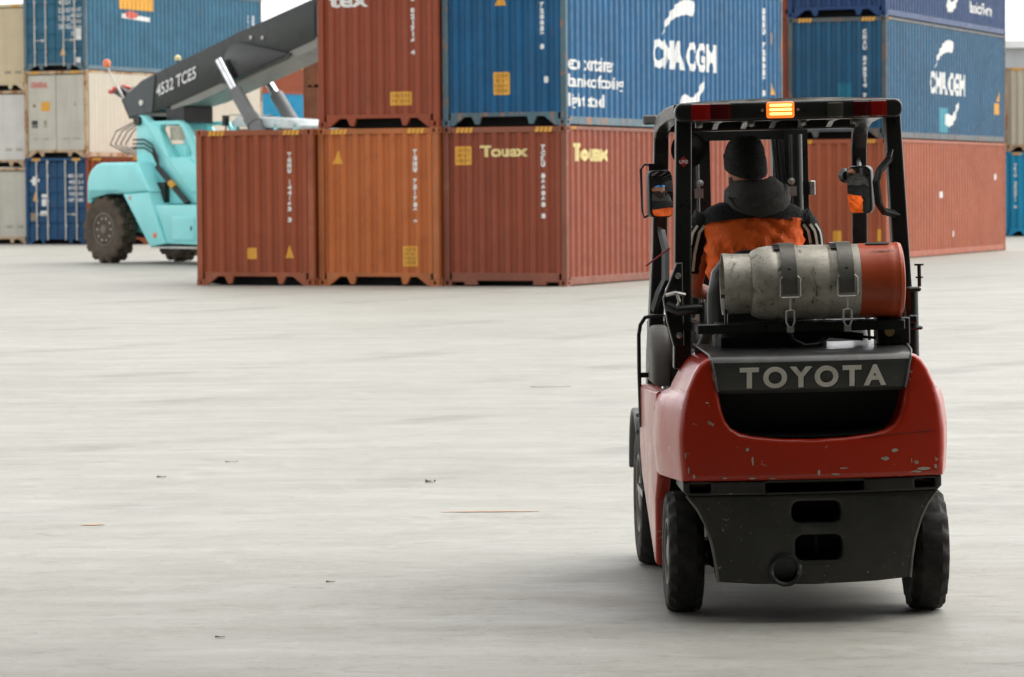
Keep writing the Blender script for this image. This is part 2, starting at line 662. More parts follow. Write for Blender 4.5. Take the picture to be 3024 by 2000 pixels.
def bars(H, x):
    m = MB()
    m.tube([(x, .015, .14), (x, .015, H - .07)], .028, 8)
    for z in (.2, .62, H * .5, H - .62, H - .16):
        m.box((x, .036, z), (.09, .03, .07))
    return m.mesh('locking_bar', smooth=40, weld=False)


def handle(H, x):
    m = MB()
    m.tube([(x, .012, 1.0), (x + .42, .012, 1.0)], .016, 6)
    m.box((x + .3, .03, 1.0), (.12, .03, .08))
    return m.mesh('door_handle', smooth=40, weld=False)


def panel_lines(H, sgn):
    m = MB()
    x0, x1 = sorted((sgn * .05, sgn * (W2 - .16)))
    for i in range(1, 6):
        z = .24 + (H - .4) * i / 6
        m.bx(x0, x1, .043, .055, z - .012, z + .012)
    return m.mesh('door_rib', smooth=0)


def container(name, label, pos, alpha, pm, fm=None, L=12.192, H=2.896, end='panel', sk='gooseneck', hc=True, group='shipping containers'):
    fm = fm or pm
    root = empty(name, pos, (0, 0, -alpha))
    tag(root, label, 'container', group)
    k = (L, H)

    def part(nm, key, fn, mat):
        return link(nm, shared(key, fn), mat, root)
    for sx in (-1, 1):
        part('side_panel', ('sp', k, sx), lambda: sheet_side(L, H, sx), pm)
        x0, x1 = sorted((sx * W2 - sx * .004, sx * (W2 - .064)))
        part('top_rail', ('tr', k, sx), lambda: MB().bx(x0, x1, .18, L - .18, H - .075, H - .008).mesh('top_rail', smooth=0, bev=.006), fm)
        part('bottom_rail', ('br', k, sx), lambda: MB().bx(x0, x1, .18, L - .18, .02, .158).mesh('bottom_rail', smooth=0, bev=.006), fm)
        for j, (y0, sy) in enumerate(((0, -1), (L, 1))):
            ya, yb = sorted((y0 - sy * .004, y0 - sy * .10))
            xa, xb = sorted((sx * (W2 - .003), sx * (W2 - .115)))
            part('corner_post', ('cp', k, sx, j), lambda: MB().bx(xa, xb, ya, yb, .118, H - .118).mesh('corner_post', smooth=0, bev=.008), fm)
            for z0 in (0, H - .118):
                part('corner_casting', ('cc', k, sx, j, z0), lambda: casting(sx, y0, sy, z0), fm)
    w = W2 - .165
    part('end_rail', ('er', k, 0), lambda: MB().bx(-w, w, .004, .07, H - .115, H - .012).mesh('end_rail', smooth=0, bev=.006), fm)
    part('end_rail', ('er', k, 1), lambda: MB().bx(-w, w, L - .07, L - .004, H - .115, H - .012).mesh('end_rail', smooth=0, bev=.006), fm)
    part('end_sill', ('es', k, sk), lambda: sill(H, sk), fm)
    part('end_sill', ('es2', k), lambda: MB().bx(-w, w, L - .07, L - .004, .02, .245).mesh('end_sill', smooth=0), fm)
    part('end_panel', ('ep2', k), lambda: sheet_end(H, True, L), pm)
    part('roof', ('rf', k), lambda: MB().bx(-W2 + .066, W2 - .066, .072, L - .072, H - .06, H - .03).mesh('roof', smooth=0), pm)
    part('floor', ('fl', k), lambda: MB().bx(-W2 + .066, W2 - .066, .45, L - .35, .015, .2).mesh('floor', smooth=0), M['dark'])  # lowered near-black box, its colour stands for the shade under the sill
    if end == 'panel':
        part('end_panel', ('ep', k), lambda: sheet_end(H, False, L), pm)
    else:
        for s in (-1, 1):
            part('door', (end, k, s), (lambda: door_mesh(H, s)) if end == 'door' else (lambda: flat_door(H, s)), pm)
            if end == 'reefer':
                part('door_rib', ('rib', k, s), lambda: panel_lines(H, s), pm)
        if end == 'door':
            for x in (-.78, -.35, .35, .78):
                part('locking_bar', ('lb', H, x), lambda: bars(H, x), M['bar'])
            for x in (-.78, .35):
                part('door_handle', ('dh', H, x), lambda: handle(H, x), M['bar'])
    if hc:
        for s in (-1, 1):
            for q in range(4):
                a = s * .78 + (q - 1.5) * .085
                drape('caution_stripe', poly2d([(a - .045, H - .112), (a + .018, H - .112), (a + .045, H - .02), (a - .018, H - .02)]), 'flat_end', M['yellow'], root, .003)
        for q in range(3):
            a = .26 + q * .085
            drape('caution_stripe', poly2d([(a - .03, H - .068), (a + .01, H - .068), (a + .035, H - .015), (a - .005, H - .015)]), 'flat_side', M['yellow'], root, .003)
    return root


def vertical_id(root, s, a, z1, z0, mat=None, kind='end'):
    """ISO number painted top to bottom, one character under the other"""
    chars = [c for c in s]
    n = len(chars)
    step = (z1 - z0) / n
    vs, fs = [], []
    for i, c in enumerate(chars):
        if c == ' ': continue
        t = fit(text2d(c, .1, .009), a - (.020 if c in '1I' else .054), z1 - (i + .95) * step, a + (.020 if c in '1I' else .054), z1 - (i + .05) * step)
        o = len(vs)
        vs += t[0]
        fs += [tuple(k + o for k in f) for f in t[1]]
    drape('lettering', (vs, fs), kind, mat or M['white_text'], root)


def sticker(root, a0, z0, a1, z1, kind='end', mat=None, lines=()):
    p = drape('sticker', poly2d(rrect(a0, z0, a1, z1, .02, 2)), kind, mat or M['yellow'], root, .006)
    n = len(lines)
    for i, t in enumerate(lines):
        h = (z1 - z0) / (n + .6)
        zz = z1 - (i + .3) * h
        drape('lettering', fit(text2d(t, .1), a0 + .1 * (a1 - a0), zz - h * .75, a1 - .1 * (a1 - a0), zz - h * .15), kind, M['sticker_ink'], root, .009)
    return p


def triangle(root, a0, z0, a1, z1, kind='end'):
    drape('sticker', poly2d([(a0, z0), (a1, z0), ((a0 + a1) / 2 + .02, z1), ((a0 + a1) / 2 - .02, z1)]), kind, M['yellow'], root, .006)


def text_on(root, s, kind, a0, z0, a1, z1, mat, bold=.02, spacing=1.0, shear=0):
    return drape('lettering', fit(text2d(s, 1.0, bold, spacing, shear=shear), a0, z0, a1, z1), kind, mat, root)


def side_mark(root, k=0.0, du=0.0):
    """white company lettering with a sweeping mark above and below it"""
    text_on(root, 'CMA CGM', 'side', 4.45 + du, 1.15, 8.05 + du, 1.72, M['white_text'], .052, 1.0)
    up = [(4.95, 1.80), (5.2, 2.10), (5.45, 2.27), (5.8, 2.44), (6.2, 2.54), (6.6, 2.55), (6.88, 2.47), (6.76, 2.36), (6.66, 2.23), (6.3, 2.25), (5.9, 2.20), (5.6, 2.14), (5.3, 2.02)]
    lo = [(6.0, .50), (6.08, .66), (6.28, .71), (6.5, .62), (6.8, .66), (7.0, .78), (7.2, .93), (7.42, 1.06), (7.32, .86), (7.12, .66), (6.92, .50), (6.7, .40), (6.4, .35), (6.1, .38)]
    for p in (up, lo):
        drape('emblem', poly2d([(x + du, z) for x, z in p]), 'side', M['white_text'], root)


M['bar'] = paint('galvanised_bar', (.50, .48, .45), .45, .2, rust=.4, streak=.2, metal=.4)
C_ = {}
C_['rust_red'] = paint('rust_red_container_paint', (.265, .058, .019), .5, .10, rust=.12, streak=.22)
C_['orange'] = paint('orange_container_paint', (.425, .117, .028), .5, .10, rust=.12, streak=.25, dirt=.35, dirtcol=(.22, .06, .02))
C_['brown_red'] = paint('brown_red_container_paint', (.25, .053, .021), .5, .10, rust=.1, streak=.25)
C_['maroon'] = paint('maroon_container_paint', (.232, .051, .021), .5, .10, rust=.12, streak=.25)
C_['blue'] = paint('strong_blue_container_paint', (.002, .082, .195), .45, .15, rust=.06, streak=.3)
C_['blue_frame'] = paint('faded_blue_frame_paint', (.075, .135, .165), .5, .2, rust=.62, streak=.2, rustcol=(.30, .13, .06))
C_['navy'] = paint('navy_container_paint', (.010, .078, .155), .45, .15, rust=.06, streak=.3)
C_['navy_frame'] = paint('grey_blue_frame_paint', (.075, .09, .095), .5, .2, rust=.6, streak=.2, rustcol=(.22, .10, .05))
C_['deep_blue'] = paint('deep_blue_container_paint', (.010, .040, .125), .45, .12, rust=.03, streak=.2)
C_['door_blue'] = paint('teal_blue_door_paint', (.02, .105, .175), .5, .2, rust=.15, streak=.3)
C_['royal'] = paint('royal_blue_door_paint', (.006, .055, .135), .45, .15, rust=.1, streak=.2)
C_['beige'] = paint('beige_reefer_paint', (.56, .46, .30), .55, .07, rust=.12, streak=.25, rustcol=(.3, .17, .08))
C_['white'] = paint('off_white_reefer_paint', (.58, .57, .53), .55, .07, rust=.12, streak=.3, rustcol=(.3, .19, .1))
C_['grey'] = paint('grey_white_reefer_paint', (.50, .48, .41), .55, .08, rust=.15, streak=.35, rustcol=(.3, .19, .1))
C_['cream'] = paint('cream_reefer_paint', (.50, .46, .37), .5, .06, rust=.10, streak=.2, rustcol=(.42, .24, .1))
C_['rust_frame'] = paint('rusty_cream_frame', (.46, .34, .22), .6, .2, rust=.85, streak=.2, rustcol=(.26, .11, .04))
C_['red_side'] = paint('salmon_red_container_paint', (.32, .085, .037), .5, .10, rust=.10, streak=.22)
C_['sky'] = paint('bright_cyan_container_paint', (.012, .26, .46), .45, .1, rust=.05, streak=.2)
C_['red_frame'] = paint('scuffed_red_frame_paint', (.27, .075, .032), .55, .2, rust=.3, streak=.3, dirt=.3, dirtcol=(.36, .17, .10))
C_['orange_frame'] = paint('scuffed_orange_frame_paint', (.37, .115, .036), .55, .2, rust=.3, streak=.3, dirt=.3, dirtcol=(.30, .18, .11))
C_['rusty'] = paint('rusty_brown_container_paint', (.20, .07, .03), .6, .2, rust=.6, streak=.3)

# --- the near block: three columns side by side
AL = 23.1
ca, sa = math.cos(R(AL)), math.sin(R(AL))


def in_block(i, back=0.0):
    """near-end centre of column i (0 = right) of the near block"""
    rx, ry = 1.0, 60.8
    d = 1.219 + i * 2.45
    return (rx - d * ca + back * sa, ry + d * sa + back * ca)


GN = 'containers of the near block'
p = in_block(2, -.35)
c1 = container('shipping_container', 'rust red container standing alone in front of the turquoise reach stacker', (*p, 0), AL, C_['rust_red'], C_['red_frame'], group=GN)
vertical_id(c1, 'TGHU 144163 3', .72, 2.47, 1.17)
sticker(c1, -.16, .49, .04, .70)
triangle(c1, .61, .51, .81, .74)
p = in_block(1, -.18)
c2 = container('shipping_container', 'bright orange container at ground level between two rust red ones', (*p, 0), AL, C_['orange'], C_['orange_frame'], group=GN)
vertical_id(c2, 'TGHU 751789 9', .745, 2.50, 1.11)
triangle(c2, -.92, 2.24, -.70, 2.48)
sticker(c2, .50, .36, .80, .73, lines=('CAUTION', "9'6\"", 'HIGH', 'CONTAINER'))
p = in_block(1, -.13)
c2b = container('shipping_container', 'brown red container stacked on the orange container', (*p, 2.9), AL, C_['brown_red'], group=GN)
vertical_id(c2b, 'CAXU 021716 4', .70, 2.72, 1.31)
sticker(c2b, .24, .40, .66, .65, lines=('CAUTION', "9'6\" HIGH"))
text_on(c2b, 'tex', 'end', -.98, 2.21, -.18, 2.46, M['white_text'], .03)
p = in_block(0)
c3 = container('shipping_container', 'maroon container with pale yellow lettering at the bottom of the near stack', (*p, 0), AL, C_['maroon'],
               paint('maroon_frame_paint', (.21, .07, .04), .5, .15, rust=.35, rustcol=(.24, .11, .06)), sk='slot', group=GN)
vertical_id(c3, 'TCKU 866868 8', .75, 2.56, 1.22)
text_on(c3, 'Touax', 'end', -.48, 2.34, .45, 2.55, M['cream_text'], .04)
text_on(c3, 'Touax', 'side', .34, 2.25, 2.12, 2.58, M['cream_text'], .04)
sticker(c3, -.97, 2.20, -.65, 2.54, lines=('CAUTION', "9'6\"", 'HIGH'))
c3b = container('shipping_container', 'blue container with large white lettering on top of the maroon one', (*p, 2.9), AL, C_['blue'], C_['blue_frame'], group=GN)
vertical_id(c3b, 'GESU 728059 8', .745, 2.75, 1.36)
sticker(c3b, -.20, .56, .11, .97, lines=('CAUTION', "9'6\"", 'HIGH', 'CONTAINER'))
triangle(c3b, -.17, 2.17, .06, 2.42)
sticker(c3b, .79, .76, .86, .88, mat=M['white_sticker'])
side_mark(c3b)
text_on(c3b, 'eco container', 'side', .20, 1.0, 2.44, 1.26, M['white_text'], .02)
text_on(c3b, 'bamboo flooring', 'side', .20, .62, 2.86, .93, M['white_text'], .02)
text_on(c3b, 'light steel', 'side', .20, .27, 1.92, .58, M['white_text'], .02)
vertical_id(c3b, 'GESU 728059 8', 11.05, 2.6, .75, kind='side')
sticker(c3b, 11.35, .28, 11.75, .62, kind='side')
triangle(c3b, 11.4, .80, 11.7, 1.05, kind='side')
sticker(c3b, 11.45, 1.85, 11.6, 2.1, kind='side')

# --- second block, farther right
AL2 = 21.6
c2a, s2a = math.cos(R(AL2)), math.sin(R(AL2))


def in_block2(i, back=0.0):
    d = 1.219 + i * 2.475
    return (8.92 - d * c2a + back * s2a, 80.5 + d * s2a + back * c2a)


G2 = 'containers of the second block'
p = in_block2(0)
d1 = container('shipping_container', 'salmon red container under the far pair of blue ones', (*p, 0), AL2, C_['red_side'], group=G2)
sticker(d1, -.12, .42, .1, .70)
triangle(d1, .52, .42, .72, .70)
sticker(d1, .98, .44, 1.08, .74)
for u, z in ((5.2, 1.45), (6.4, .45), (10.9, 1.9)):
    sticker(d1, u, z, u + .22, z + .16, kind='side', mat=M['white_sticker'])
d2 = container('shipping_container', 'faded blue container with white lettering on the salmon red one', (*p, 2.9), AL2, C_['navy'], C_['navy_frame'], group=G2)
vertical_id(d2, 'CMAU 563214 7', .68, 2.60, .95)
drape('patch', poly2d([(.02, .2), (.36, .2), (.36, 1.32), (.02, 1.32)]), 'end', paint('teal_patch', (.01, .14, .22), .5, .1), d2)
side_mark(d2, du=-.3)
drape('patch', poly2d([(5.2, .2), (6.0, .2), (6.0, .82), (5.2, .82)]), 'side', paint('pale_teal_patch', (.06, .28, .36), .5, .1), d2, .004)
sticker(d2, 11.0, .75, 11.45, 1.05, kind='side')
triangle(d2, 11.3, 1.1, 11.6, 1.35, kind='side')
d3 = container('shipping_container', 'deep blue container at the top of the far blue stack', (*p, 5.8), AL2, C_['deep_blue'], group=G2)
side_mark(d3, du=-.2)
text_on(d3, 'bamboo flooring', 'side', 8.3, .35, 10.75, .75, M['white_text'], .02)
text_on(d3, 'eco container', 'side', 8.3, .9, 10.75, 1.25, M['white_text'], .02)
p = in_block2(1, .5)
for t, (nm, pm) in enumerate((('dull red container at ground level in the gap between the two blocks', C_['maroon']),
                              ('dark red container, middle one in the gap between the two blocks', C_['brown_red']),
                              ('dark red container, topmost in the gap between the two blocks', C_['rust_red']))):
    container('shipping_container', nm, (*p, 2.9 * t), AL2, pm, group=G2)

# --- third block at the right edge of the picture
G3 = 'containers at the right edge'
AL3 = 14
q3 = Vector((16.85, 116.0))
for t, (nm, pm, fm) in enumerate((('red container, its corner peeping out left of the bright blue one', C_['maroon'], None),
                                  ('rusty framed container above the red one at the right edge', C_['rusty'], C_['rust_frame']))):
    container('shipping_container', nm, (q3.x - 1.24, q3.y + .1, 2.9 * t), AL3, pm, fm, group=G3)
e1 = container('shipping_container', 'bright cyan container at ground level at the right edge', (q3.x + 1.30, q3.y + .3, 0), AL3, C_['sky'], group=G3)
vertical_id(e1, 'TRIU 452871 0', -.84, 2.5, .95)
container('shipping_container', 'cream container with rusty frame on the bright cyan one', (q3.x + 1.30, q3.y + .3, 2.9), AL3, C_['cream'], C_['rust_frame'], group=G3)

# --- left block
AL4 = 24.4
c4a, s4a = math.cos(R(AL4)), math.sin(R(AL4))
lx, ly = -14.08, 112.75
G4 = 'containers of the left block'


def left_col(d, back=0.0):
    return (lx - d * c4a + back * s4a, ly + d * s4a + back * c4a)


p = left_col(1.219)
l1 = container('shipping_container', 'royal blue container with silver locking bars behind the reach stacker wheel', (*p, 0), AL4, C_['royal'], end='door', group=G4)
triangle(l1, -.95, 1.45, -.73, 1.75, 'door')
sticker(l1, -.60, 1.28, -.42, 1.52, 'door', M['white_sticker'])
sticker(l1, -.60, 1.56, -.36, 1.68, 'door', M['white_sticker'])
sticker(l1, -.66, .95, -.40, 1.12, 'door', M['white_sticker'])
sticker(l1, -1.04, .78, -.84, 1.05, 'door', paint('brown_plate', (.3, .22, .15), .6))
drape('emblem', poly2d([(-1.08, 2.14), (-.98, 2.16), (-.94, 2.26), (-.86, 2.27), (-.8, 2.18), (-.68, 2.2), (-.68, 2.1), (-.8, 2.06), (-.84, 1.97), (-.94, 1.97), (-.98, 2.08)]), 'door', M['white_text'], l1)
for i, t in enumerate(('MEDU 418 207', '45G1', 'MAX GROSS 32500', 'TARE  3900', 'NET 28600')):
    text_on(l1, t, 'door', .45, 2.22 - i * .2, 1.02, 2.34 - i * .2, M['white_text'], .02)
l2 = container('shipping_container', 'grey white reefer with red lettering and an orange sticker', (*p, 2.9), AL4, C_['grey'], C_['rust_frame'], end='reefer', group=G4)
text_on(l2, 'GENERAL', 'door', -.98, 2.30, -.30, 2.52, M['red_text'], .03)
sticker(l2, -.58, 1.55, -.24, 1.86, 'door')
sticker(l2, -.90, 1.68, -.80, 1.78, 'door', M['sticker_ink'])
sticker(l2, -.95, 1.0, -.72, 1.24, 'door', M['black_sticker'])
sticker(l2, -.48, 1.0, -.36, 1.24, 'door', paint('drab_plate', (.3, .27, .2), .6))
for a, w in ((-.9, .2), (-.5, .2), (.25, .3), (.65, .3)):
    drape('smudge', poly2d([(a, .60), (a + w, .60), (a + w, .67), (a, .67)]), 'door', paint('dirt_smudge', (.33, .31, .27), .7), l2)
# its long side is a smooth cream wall: thin insulated cladding over the frame
MB().bx(W2 - .012, W2 - .006, .16, 12.03, .17, 2.81).build('cladding', C_['cream'], l2, smooth=0)
for u in [i * .24 + .3 for i in range(49)]:
    MB().bx(W2 - .0055, W2 - .002, u, u + .03, .18, 2.80).build('cladding_rib', C_['cream'], l2, smooth=0)
l3 = container('shipping_container', 'teal blue container with worn locking bars above the grey white reefer', (*p, 5.8), AL4, C_['door_blue'],
               paint('worn_blue_frame', (.10, .15, .18), .5, .2, rust=.35, rustcol=(.2, .15, .11)), end='door', group=G4)
for i, t in enumerate(('CMAU 602', '45G1', '32.500 KG', '71.650 LBS', '3.880 KG')):
    text_on(l3, t, 'door', .14, 2.45 - i * .27, .60, 2.62 - i * .27, M['white_text'], .02)
    text_on(l3, t, 'door', .62, 1.95 - i * .2, 1.02, 2.08 - i * .2, M['white_text'], .02)
sticker(l3, .74, 1.0, 1.02, 1.38, 'door', M['white_sticker'])
triangle(l3, .18, .50, .42, .74, 'door')
sticker(l3, .80, .25, .98, .42, 'door', M['white_sticker'])
sticker(l3, 2.2, 2.12, 4.45, 2.6, 'side')
drape('emblem', poly2d(arc(3.0, 1.94, .42, 0, 345, 16, .13)), 'side', M['red_text'], l3, .010)
drape('emblem', poly2d([(2.4, 1.82), (4.2, 1.75), (4.2, 1.9), (2.4, 1.97)]), 'side', M['white_text'], l3)
vertical_id(l3, 'CMAU 602', 11.2, 2.3, 1.0, kind='side')
vertical_id(l3, '45G1 32500', 11.6, 2.3, 1.0, kind='side')
container('shipping_container', 'orange red container on top of the left stack, only its lower edge showing', (*left_col(1.219, .1), 8.7), AL4, paint('vermilion_container_paint', (.45, .10, .035), .5, .1), group=G4)
# beige and white column at the very left
p = left_col(1.219 + 2.53, .35)
r1 = container('shipping_container', 'grey beige reefer at ground level at the left edge', (*p, 0), AL4, C_['grey'], C_['rust_frame'], H=2.591, end='reefer', hc=False, group=G4)
r2 = container('shipping_container', 'off white reefer, middle of the leftmost column', (*p, 2.595), AL4, C_['white'], C_['rust_frame'], H=2.591, end='reefer', hc=False, group=G4)
r3 = container('shipping_container', 'beige container, topmost of the leftmost column', (*p, 5.19), AL4, C_['beige'], C_['beige'], end='reefer', group=G4)
for rr in (r1, r2, r3):
    for i, a in enumerate((.3, .72)):
        drape('smudge', poly2d([(a, .55), (a + .25, .55), (a + .25, .64), (a, .64)]), 'door', paint('dirt_smudge', (.33, .29, .22), .7), rr)
# red container against the left stack, mostly hidden by the stacker
container('shipping_container', 'red container half hidden behind the reach stacker', (*left_col(-1.28, -.2), 0), AL4, C_['rust_red'], group=G4)

# --- far stack seen under the boom
G5 = 'containers of the farthest stack'
for t, (nm, pm) in enumerate((('dark red container at the bottom of the farthest stack', C_['maroon']), ('grey container, second in the farthest stack', C_['grey']),
                              ('bright cyan container in the farthest stack under the boom', C_['sky']), ('red container on top of the farthest stack under the boom', C_['rust_red']))):
    cc = container('shipping_container', nm, (-16.8, 212, 2.595 * t), 30, pm, H=2.591, hc=False, group=G5)
    if t == 3:
        sticker(cc, 5.0, 1.6, 6.0, 2.3, 'side')
for t, nm in enumerate(('rusty brown container at the bottom of the far rusty column', 'rusty brown container, second of the far rusty column',
                        'rusty brown container, third of the far rusty column', 'rusty brown container on top of the far rusty column')):
    container('shipping_container', nm, (-11.2, 200, 2.595 * t), 30, C_['rusty'], H=2.591, hc=False, group=G5)
# ------------------------------------------------------------------ reach stacker (local: y forward, x right, z up)
M['turq'] = paint('turquoise_machine_paint', (.27, .74, .75), .38, .06, streak=.08, coat=.4, nscale=.8, bmp=.02)
M['boom'] = paint('dark_grey_boom_paint', (.033, .037, .034), .45, .15, streak=.1, coat=.1, nscale=.8)
M['boom_low'] = paint('mid_grey_boom_paint', (.24, .235, .215), .5, .12, streak=.1, nscale=.8)  # on the underside this lighter tone stands for light
M['sleeve'] = paint('grey_cylinder_paint', (.16, .165, .165), .42, .12, streak=.1, nscale=.8)
M['lamp_red'] = plain('red_lens', (.55, .05, .03), .25, coat=.5)
M['lamp_orange'] = plain('orange_lens', (.75, .16, .03), .25, coat=.5)
M['lamp_yellow'] = plain('pale_yellow_lens', (.7, .62, .3), .3)
stk = empty('reach_stacker', (-8.96, 83.96, 0), (0, 0, -136))
tag(stk, 'turquoise reach stacker with a raised dark grey boom behind the rust red container', 'reach stacker')


def big_wheel(x, y, sgn, r=.80, w=.50):
    n = 96

    def lug(rr, t, j):
        if rr > r * .93:
            s = (j + (3 if t * sgn > 0 else 0)) % 6
            return rr if s < 3 else rr - .065
        return rr
    prof = [(r * .50, -w * .36), (r * .62, -w * .48), (r * .82, -w * .5), (r * .945, -w * .46), (r, -w * .38), (r * .995, -.02), (r * .95, -.015), (r * .95, .015), (r * .995, .02), (r, w * .38), (r * .945, w * .46), (r * .82, w * .5), (r * .62, w * .48), (r * .50, w * .36)]
    t = MB().lathe(prof, 'x', (0, 0, 0), n, lug).build('wheel', M['dusty_rubber'], stk, (x, y, r), smooth=30)
    rim = MB().lathe([(r * .52, .30 * w * sgn), (r * .50, .40 * w * sgn), (r * .46, .40 * w * sgn), (r * .42, .16 * w * sgn), (r * .30, .10 * w * sgn), (r * .26, .30 * w * sgn), (r * .15, .34 * w * sgn), (r * .12, .42 * w * sgn), (0.0, .43 * w * sgn)], 'x', (0, 0, 0), 40)
    rim.build('rim', paint('dusty_rim', (.16, .145, .125), .6, .2, streak=0, dirt=.4), t, smooth=30)
    for k in range(10):
        a = 2 * math.pi * k / 10
        MB().lathe([(.026, .28 * w * sgn), (.026, .37 * w * sgn), (.0, .38 * w * sgn)], 'x', (0, r * .33 * math.cos(a), r * .33 * math.sin(a)), 8).build('wheel_nut', M['steel'], t, smooth=30)
    return t


big_wheel(1.10, -.17, 1, .83)
big_wheel(-1.10, -.17, -1, .83)
for sx in (1, -1):
    big_wheel(sx * 1.45, 6.0, sx)
    big_wheel(sx * .90, 6.0, sx)
# axle and frame
MB().lathe([(.14, -1.0), (.14, 1.0)], 'x', (0, -.17, .83), 16).bx(-.35, .35, -.5, .2, .62, 1.2).build('axle', M['black'], stk)
MB().lathe([(.2, -1.2), (.2, 1.2)], 'x', (0, 6, .8), 16).build('axle', M['black'], stk)
MB().bx(-.75, .75, -.7, 7.0, .75, 1.5).build('chassis', paint('turquoise_chassis_steel', (.14, .55, .53), .5, .1), stk, smooth=0, bev=.03)
# rear counterweight with rounded back (side profile y,z extruded across the machine)
cw = [(-.78, 1.48), (-.62, 1.48), (-.60, 1.70), (.70, 1.70), (1.72, 1.75), (1.20, 2.44), (1.05, 2.47), (-.20, 2.47), (-.42, 2.42), (-.60, 2.30), (-.72, 2.14), (-.77, 1.95)]
MB().slab([cw], 'x', 1.36, -1.36, .10, 4, True).build('counterweight', M['turq'], stk, smooth=50)
for sx in (1, -1):
    leg = [(.70, 1.695), (1.70, 1.74), (2.32, .50), (1.74, .42)]
    MB().slab([leg], 'x', sx * 1.36, sx * .8, .03, 2).build('side_leg', M['turq'], stk)
    MB().slab([[(1.80, 1.43), (4.3, 1.43), (4.3, .46), (2.345, .50), (2.05, 1.10)]], 'x', sx * 1.31, sx * .8, .03, 2).build('side_tank', M['turq'], stk)
    MB().bx(*sorted((sx * 1.375, sx * .9)), 1.78, 4.3, .385, .43).build('edge_strip', paint('pale_edge_strip', (.5, .52, .5), .5), stk, smooth=0)
    MB().slab([rrect(2.58, .58, 3.42, 1.15, .06)], 'x', sx * 1.335, sx * 1.30, .01, 2).build('hatch', M['turq'], stk)
    MB().bx(*sorted((sx * 1.336, sx * 1.35)), 3.30, 3.34, .82, .92).build('hatch_handle', M['black'], stk, smooth=0)
    MB().lathe([(.07, 1.36 * sx), (.07, 1.375 * sx), (.0, 1.38 * sx)], 'x', (0, 1.95, .70), 14).build('reflector', M['lamp_orange'], stk)
    MB().lathe([(.05, 1.36 * sx), (.05, 1.37 * sx), (.0, 1.375 * sx)], 'x', (0, .98, 1.60), 14).build('reflector', plain('pink_reflector', (.6, .3, .28), .4), stk)
    # pivot frame: tall plate with a window opening
    outer = [(.57, 1.72), (.57, 3.50), (.68, 3.62), (.86, 3.60), (1.10, 3.46), (2.20, 3.46), (2.42, 3.34), (3.30, 2.20), (3.30, 1.45), (1.55, 1.45)]
    hole = [(1.52, 3.36), (2.22, 3.36), (2.36, 3.26), (2.72, 2.66), (2.68, 2.58), (2.06, 2.58), (1.96, 2.63), (1.48, 3.24)]
    MB().slab([outer, hole], 'x', sx * .82, sx * .62, .025, 2, True).build('pivot_frame', M['turq'], stk, smooth=40)
    # raised edge of the frame, running down from the pivot
    MB().slab([[(.86, 3.60), (1.10, 3.46), (1.50, 3.30), (1.95, 2.56), (2.68, 2.54), (3.28, 2.20), (3.28, 1.70), (2.75, 1.75), (1.65, 2.75), (.95, 3.42)]], 'x', sx * .90, sx * .80, .03, 2).build('frame_flange', M['turq'], stk)
    MB().tube([(sx * .95, 1.55, 2.35), (sx * .95, 2.72, 1.46)], .075, 14).build('damper', M['black'], stk)
    MB().tube([(sx * .95, 2.05, 1.97), (sx * .95, 2.22, 1.84)], .085, 14).build('damper_clamp', M['yellow'], stk)
    MB().slab([rrect(1.48, 1.46, 1.86, 1.98, .08)], 'x', sx * .98, sx * .84, .02, 2).build('air_filter', M['black'], stk)
    MB().lathe([(.07, .98 * sx), (.07, 1.02 * sx), (0, 1.03 * sx)], 'x', (0, 1.55, 1.72), 14).build('filter_cap', M['yellow'], stk)
    for k in range(3):
        z = 3.02 - .10 * k
        MB().tube([(sx * .86, .50, z), (sx * .88, .95, z), (sx * .90, 1.30, z - .14), (sx * .92, 1.52, z - .42), (sx * .94, 1.62 + .02 * k, 2.30)], .022, 8).build('hose', M['black'], stk)
MB().bx(-.62, .62, .70, 2.3, 1.5, 2.9).build('engine_cover', M['turq'], stk, smooth=0, bev=.04)
MB().bx(.40, .60, 1.60, 2.0, 3.0, 3.32).build('control_box', plain('cream_box', (.6, .52, .42), .5), stk, smooth=0, bev=.02)
for k in range(4):
    w = .10 * k
    MB().tube([(.1 + .1 * k, .05, 3.50), (.2 + .1 * k, -.35 - w, 3.25), (.4 + .08 * k, -.42 - w, 2.92), (.6, -.05, 2.82 - .05 * k), (.72, .50, 2.86 - .06 * k)], .016, 6).build('hose', M['black'], stk)
# boom: y,z profile, 0.50 m half width
BS = math.tan(R(15.2))
ang = R(15.2)


def boomz(y, k):
    return 3.62 + (y - 0.0) * BS + k


bo = [(-.14, 3.55), (.90, 3.70), (1.55, 3.84), (2.4, 4.06), (6.9, 5.25), (6.9, 6.20), (4.30, 5.56), (.62, 4.55), (.38, 4.48), (-.45, 4.02)]
MB().slab([bo], 'x', .50, -.50, .02, 2, True).build('boom', M['boom'], stk, smooth=30)
MB().bx(-.42, .42, 6.6, 9.4, -.38, .38).build('boom_extension', M['boom_low'], stk, smooth=0, bev=.02,
                                         fn=lambda v: Vector((v.x, v.y, v.z + 5.70 + (v.y - 6.9) * BS)))
MB().slab([[(1.5, 3.74), (2.5, 3.90), (6.95, 5.06), (6.95, 5.30), (2.4, 4.10), (1.5, 3.86)]], 'x', .47, -.47).build('lit_boom_underside', M['boom_low'], stk, smooth=0)  # lighter grey puts the light on the boom's bottom face into its colour
MB().slab([[(-.88, 4.20), (-.45, 4.02), (-.14, 3.55), (-.05, 3.52), (-.2, 3.75), (-.35, 4.22), (-.62, 4.36)]], 'x', .42, -.42, .02).build('boom_heel', M['black'], stk)
MB().slab([[(-.1, 3.60), (.82, 3.69), (.95, 4.60), (.40, 4.46), (-.32, 4.06)]], 'x', .53, .49, .01).build('pivot_plate', paint('blue_grey_plate', (.085, .095, .10), .45, .1), stk)
